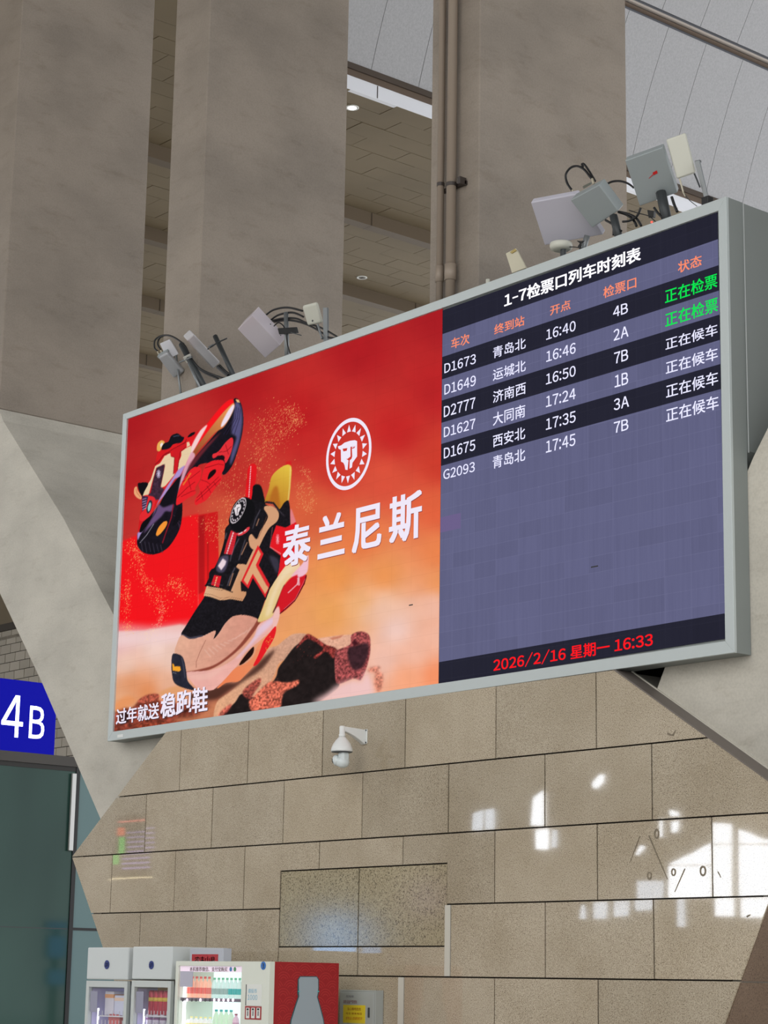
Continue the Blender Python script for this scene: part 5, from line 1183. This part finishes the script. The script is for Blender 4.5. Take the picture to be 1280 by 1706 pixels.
q = atY(*kv(826, 1060), yV + .14); bottle(q[0], yV + .14, zsh2, atY(*kv(826, 950), yV + .14)[2] - zsh2, .034, drink('plum', (216, 180, 200)), drink('plum_cap', (170, 90, 110), .2), 'single plum-coloured bottle at the right end of the lower shelf', None, drink('plum_w', (196, 150, 176), .3))
# control side
def fq(a, b_, m, name, dy=.003, **kw):
    p, r = atY(*a, yV), atY(*b_, yV)
    return MB().box(p[0], r[0], yV - dy, yV + .001, p[2], r[2]).build(name, m, ve, **kw)
fq(kv(955, 840), kv(975, 560), BLACK, 'screen_edge', .004); fq(kv(968, 840), kv(1178, 560), mat('screen_card', (226, 228, 222), .4), 'notice_screen', .006)
cy_ = mat('letter_cyan', (96, 176, 206), .5)
text_y('请投币', cy_, kv(985, 675), kv(1105, 620), yV - .007, ve, bold=.0); text_y('1000', cy_, kv(980, 765), kv(1110, 700), yV - .007, ve, bold=.0)
fq(kv(945, 1025), kv(1168, 855), vred, 'pay_card', .003)
for i in range(3):
    fq(kv(962 + i * 70, 1010), kv(1012 + i * 70, 872), mat('screen_card', (226, 228, 222), .4), 'pay_label', .005); fq(kv(976 + i * 70, 905), kv(1000 + i * 70, 880), BLACK, 'pay_mark', .007); fq(kv(980 + i * 70, 980), kv(996 + i * 70, 915), mat('ink_grey', (120, 116, 120), .5), 'pay_mark', .007)
p0 = atY(*kv(1160, 310), yV); p1 = atY(*kv(1226, 310), yV); rr = (p1[0] - p0[0]) / 2
MB().lathe(((p0[0] + p1[0]) / 2, yV - .001, p0[2]), [(rr, 0), (rr, .003)], axis=(0, -1, 0), n=28).build('number_badge', mat('badge_blue', (40, 110, 190), .5), ve)
text('3', wlet, ((p0[0] + p1[0]) / 2 - rr * .4, yV - .006, p0[2] - rr * .6), (rr * .8, 0, 0), (0, 0, rr * 1.2), ve, bold=.02)
# side print: waves and bottle silhouette
SX = vx1 + .0015
wv = mat('wave_red', (190, 48, 50), .45)
b = MB(); y0_, y1_s, z0_, z1_s = yV + .10, vyb - .02, .75, vz - .015
R0 = .088
for r_ in range(14):
    for c_ in range(8):
        cy0 = y0_ + (c_ + (r_ % 2) * .5) * 2 * R0 - R0 * .2; cz0 = z1_s - R0 * (1 + r_ * .9)
        for rad in (R0 * .98, R0 * .70, R0 * .42):
            for j in range(7):
                t0 = math.pi * (.12 + .76 * j / 7); t1 = math.pi * (.12 + .76 * (j + 1) / 7); w_ = .0028
                P = [(cy0 + (rad + s_ * w_) * math.cos(t), cz0 + (rad + s_ * w_) * math.sin(t)) for t, s_ in ((t0, -1), (t1, -1), (t1, 1), (t0, 1))]
                if all(y0_ < p[0] < y1_s and z0_ < p[1] < z1_s for p in P): b.flat([(SX, p[0], p[1]) for p in P])
b.build('wave_print', wv, ve, kind='stuff')
def side(pts, m, name, dx):
    P = [atX(*kr(*p), SX) for p in pts]; return MB().ext([p + np.array([dx, 0, 0]) for p in P], (.0012, 0, 0)).build(name, m, ve)
out = [(437, 310), (440, 235), (455, 212), (585, 212), (600, 235), (600, 310), (598, 350), (592, 370), (612, 440), (636, 530), (662, 700), (660, 900), (360, 900), (362, 700), (384, 545), (420, 430), (442, 365), (436, 345)]
inn = [(448, 345), (446, 238), (458, 218), (582, 218), (593, 238), (594, 300), (590, 345), (584, 370), (604, 440), (630, 540), (654, 700), (652, 900), (368, 900), (370, 700), (392, 545), (428, 430), (450, 365)]
side(out, mat('teal_outline', (34, 86, 92), .5), 'bottle_outline', .001); side(inn, mat('print_grey', (158, 170, 178), .4), 'bottle_print', .003)
side([(440, 324), (455, 324), (455, 332), (440, 332)], mat('teal_bright', (90, 190, 190), .5), 'bottle_mark', .0045); side([(586, 324), (601, 324), (601, 332), (586, 332)], mat('teal_bright', (90, 190, 190), .5), 'bottle_mark', .0045)
# sign cabinet on top of the machine
yS_ = yV + .16
sx0 = atY(*kv(62, 100), yS_)[0]; sx1 = atY(*kv(765, 100), yS_)[0]; szt = atY(*kv(400, 78), yS_)[2]
sc_ = empty('sign_cabinet', ((sx0 + sx1) / 2, yS_ + .2, vz), label='grey box with a red name plate on top of the vending machine', cat='sign')
sx1 = atY(*kv(655, 100), yS_)[0]
MB().box(max(sx0, vx0 + .01), sx1, yS_, yS_ + .11, vz + .0, szt).build('box', mat('cabinet_grey', (178, 182, 192), .4), sc_, bevel=.008)
a_ = atY(*kv(240, 245), yS_); b_ = atY(*kv(590, 158), yS_)
MB().box(a_[0], b_[0], yS_ - .004, yS_ + .001, vz + .002, b_[2]).build('name_plate', mat('plate_red', (170, 20, 36), .5), sc_)
text_y('农夫山泉', wlet, kv(275, 280), kv(548, 188), yS_ - .006, sc_, bold=.014)

# electrical box on the wall
yE = YW - .11
ex0 = atY(566.5, 1650, yE)[0]; ex1 = atY(626, 1650, yE)[0]; ez = atY(600, 1649.5, yE)[2]
eb = empty('electrical_box', ((ex0 + ex1) / 2, YW, ez - .6), label='grey metal wall box with a yellow warning sticker right of the vending machine', cat='electrical box')
gm = mat('box_grey', (164, 168, 164), .42, metal=.1)
MB().box(ex0, ex1, yE, YW - .004, ez - .62, ez).build('case', gm, eb, bevel=.004)
MB().box(ex0 + .012, ex1 - .022, yE - .006, yE, ez - .60, ez - .022).build('door', mat('box_grey2', (172, 176, 172), .42, metal=.1), eb, bevel=.003)
ke = lambda x, y: (560 + x / 16, 1640 + y / 16)
p, r = atY(*ke(185, 1020), yE - .008), atY(*ke(780, 560), yE - .008)
MB().box(p[0], r[0], yE - .008, yE - .006, p[2], r[2]).build('warning_sticker', mat('sticker_yellow', (222, 196, 40), .5), eb)
brn2 = mat('letter_brown', (150, 70, 20), .5)
for s_, bl, tr_, m_ in (('配电箱', (270, 345), (470, 290), mat('ink_grey', (120, 116, 120), .5)), ('消防设备严禁遮挡', (190, 505), (555, 420), mat('letter_maroon', (130, 60, 60), .5)), ('当心触电危险', (305, 690), (665, 620), brn2), ('电话 联系电话', (265, 800), (690, 755), brn2), ('非专业人员请勿打开', (260, 940), (700, 875), mat('letter_orange', (190, 70, 20), .5))):
    text_y(s_, m_, ke(*bl), ke(*tr_), yE - .0095, eb, bold=0)
p, r = atY(*ke(868, 885), yE - .006), atY(*ke(905, 620), yE - .006)
MB().box(p[0], r[0], yE - .02, yE - .006, p[2], r[2]).build('latch', dkpole, eb, bevel=.003)

# ================================================================== HALL BEHIND THE VIEWER (mirrored in the polished stone)
def mirror(px, py, Yp):        # where the stone's reflection of that direction lands on the plane Y = Yp
    P = atY(px, py, YW); d = P - EYEP; k_ = (YW - Yp) / d[1]
    return np.array([P[0] + d[0] * k_, Yp, P[2] + d[2] * k_])
YH = -38.0
endw = MB().box(-150, 8, YH - .5, YH - .2, 0, 30).build('wall_front_hall', mat('hall_wall', (176, 172, 166), .8), kind='structure', label='end wall of the hall with tall windows, seen mirrored in the stone')
endw.name = 'wall_end'
day = mat('window_daylight', (230, 238, 245), .3, emit=(240, 246, 255), es=17.0)
day2 = mat('window_daylight_soft', (230, 238, 245), .3, emit=(226, 238, 255), es=9.0)
def mpane(pts, m=day, name='window_pane'):
    P = [mirror(x, y, YH) for x, y in pts]
    MB().ext(P, (0, -.05, 0)).build(name, m, win)
win = empty('window_1', (0, 0, 0), kind='structure', label='tall gabled window wall mirrored in the right stone tiles')
def vgrid(poly_top, x0, x1, ybot, cols_, rows_, m):
    # columns between x0..x1 (sketch units), gable given by poly_top(x)
    for i in range(len(cols_) - 1):
        a, b_ = cols_[i] + 1.2, cols_[i + 1] - 1.2
        for j in range(len(rows_) - 1):
            y0, y1 = rows_[j] + 1.2, rows_[j + 1] - 1.2
            ta, tb = max(y0, poly_top(a)), max(y0, poly_top(b_))
            if ta >= y1 - 1 and tb >= y1 - 1: continue
            ta, tb = min(ta, y1 - .5), min(tb, y1 - .5)
            mpane([(a, y1), (b_, y1), (b_, tb), (a, ta)], m)
vgrid(lambda x: 1440 - (x - 1110) * .55 if x < 1190 else 1376 + abs(x - 1212) * .42, 0, 0, 0, [1112, 1152, 1184], [1390, 1437, 1496], day)
vgrid(lambda x: 1376 + max(0, x - 1216) * .45, 0, 0, 0, [1190, 1204, 1222], [1370, 1411, 1500, 1532], day)
vgrid(lambda x: 1384 + max(0, x - 1230) * .42, 0, 0, 0, [1233, 1272, 1310], [1380, 1411, 1500, 1534], day)
vgrid(lambda x: 1440, 0, 0, 0, [1060, 1085, 1104], [1462, 1497], day2)
win = empty('window_2', (0, 0, 0), kind='structure', label='row of small bright panes mirrored in the lower stone tiles')
for q in ([(968, 1510), (972, 1510), (974, 1533), (964, 1533)], [(988, 1506), (1010, 1504), (1008, 1533), (988, 1533)], [(1022, 1504), (1046, 1503), (1044, 1528), (1022, 1530)], [(1056, 1502), (1086, 1501), (1084, 1518), (1058, 1520)], [(1128, 1502), (1138, 1501), (1140, 1548), (1128, 1548)]):
    mpane(q, day2)
win = empty('window_3', (0, 0, 0), kind='structure', label='narrow bright openings mirrored in the middle stone tiles')
mpane([(986, 1313), (984, 1305), (996, 1291), (1004, 1291), (1002, 1302), (992, 1314)], day)
mpane([(882, 1376), (886, 1330), (902, 1318), (902, 1376)], day); mpane([(892, 1414), (892, 1382), (912, 1380), (912, 1414)], day); mpane([(918, 1412), (920, 1382), (926, 1382), (926, 1410)], day2)
mpane([(784, 1384), (786, 1356), (802, 1350), (800, 1384)], day2); mpane([(806, 1383), (806, 1350), (820, 1348), (820, 1382)], day2)
mpane([(1113, 1358), (1112, 1347), (1124, 1350), (1128, 1357)], day); mpane([(1118, 1382), (1118, 1364), (1130, 1364), (1126, 1382)], day)
mpane([(1098, 1390), (1098, 1362), (1102, 1362), (1102, 1390)], day); mpane([(1058, 1420), (1066, 1404), (1074, 1406), (1062, 1420)], day)
# far lit screens that show as soft patches in the stone
def far_screen(pts, c, es, label, name='far_screen'):
    P = [mirror(x, y, YH + .6) for x, y in pts]; x0, x1 = min(p[0] for p in P), max(p[0] for p in P); z0, z1_ = max(.05, min(p[2] for p in P)), max(p[2] for p in P)
    e = empty(name, ((x0 + x1) / 2, YH + .4, z0), label=label, cat='screen')
    MB().box(x0 - .1, x1 + .1, YH + .35, YH + .58, z0 - .04, z1_ + .1).build('case', BLACK, e)
    MB().box(x0, x1, YH + .58, YH + .6, z0, z1_).build('panel', mat('far_' + name + str(int(pts[0][0])), (20, 20, 20), .5, emit=c, es=es), e)
far_screen([(520, 1606), (592, 1520)], (120, 190, 255), 7, 'pale blue lit panel mirrored in the flamed stone pair')
far_screen([(598, 1600), (630, 1535)], (120, 180, 240), 4, 'smaller blue lit panel mirrored right of the flamed joint')
far_screen([(690, 1525), (735, 1465)], (120, 90, 160), 5, 'violet lit panel mirrored in the right flamed stone')
yB_ = -20.0
P = [mirror(x, y, yB_) for x, y in ((190, 1462), (262, 1358))]
db = empty('departure_screen', ((P[0][0] + P[1][0]) / 2, yB_, P[0][2]), label='second train timetable screen mirrored in the leftmost stone tiles', cat='screen')
def bb(x0, y0, x1, y1, m, nm, oy=.03):
    a, b_ = mirror(x0, y0, yB_), mirror(x1, y1, yB_); MB().box(min(a[0], b_[0]), max(a[0], b_[0]), yB_, yB_ + oy, min(a[2], b_[2]), max(a[2], b_[2])).build(nm, m, db)
bb(186, 1466, 262, 1350, mat('far_case', (120, 116, 120), .6), 'case', .01)
def lamp(nm, c, es): return mat(nm, (10, 10, 10), .5, emit=c, es=es)
bbm = [(lamp('ref_pink', (255, 120, 110), 9), 195, 1368, 240, 1363), (lamp('ref_orange', (255, 90, 40), 4), 194, 1390, 206, 1376), (lamp('ref_green', (40, 255, 90), 3), 195, 1442, 206, 1392)]
for m_, x0, y0, x1, y1 in bbm: bb(x0, y0, x1, y1, m_, 'lit_text')
for j in range(9):
    bb(210, 1386 + j * 8, 256, 1381 + j * 8, lamp('ref_lilac', (200, 180, 255), 4), 'lit_text')
bb(188, 1466, 262, 1463, lamp('ref_cream', (255, 236, 190), 22), 'lit_text')

# lit screens on the far side of the concourse, mirrored in the green glass
def mirror_x(px, py, Xp):
    P = atX(px, py, XG - .01); d = P - EYEP; k_ = (Xp - P[0]) / -d[0]
    return np.array([Xp, P[1] + d[1] * k_, P[2] + d[2] * k_])
ks = mirror_x(96, 1600, -17.0)
e = empty('far_screen', (-16.9, ks[1], 0), label='blue lit screen stand mirrored low in the green glass', cat='screen')
for y0, y1, x0, x1, c in ((1595, 1560, 80, 112, (90, 150, 220)), (1640, 1616, 80, 112, (100, 160, 220)), (1547, 1537, 79, 115, (80, 130, 210))):
    a_, b_ = mirror_x(x0, y0, -17.0), mirror_x(x1, y1, -17.0)
    MB().box(-16.98, -16.9, a_[1] - .04, b_[1] + .04, a_[2] - .02, b_[2] + .02).build('case', BLACK, e)
    MB().box(-17.0, -16.98, a_[1], b_[1], a_[2], b_[2]).build('panel', mat('far_blue_%d' % y0, (10, 10, 20), .5, emit=c, es=4.5), e)
MB().box(-16.90, -16.84, ks[1] - .08, ks[1] + .08, 0, mirror_x(96, 1540, -17.0)[2]).build('stand', dkpole, e)
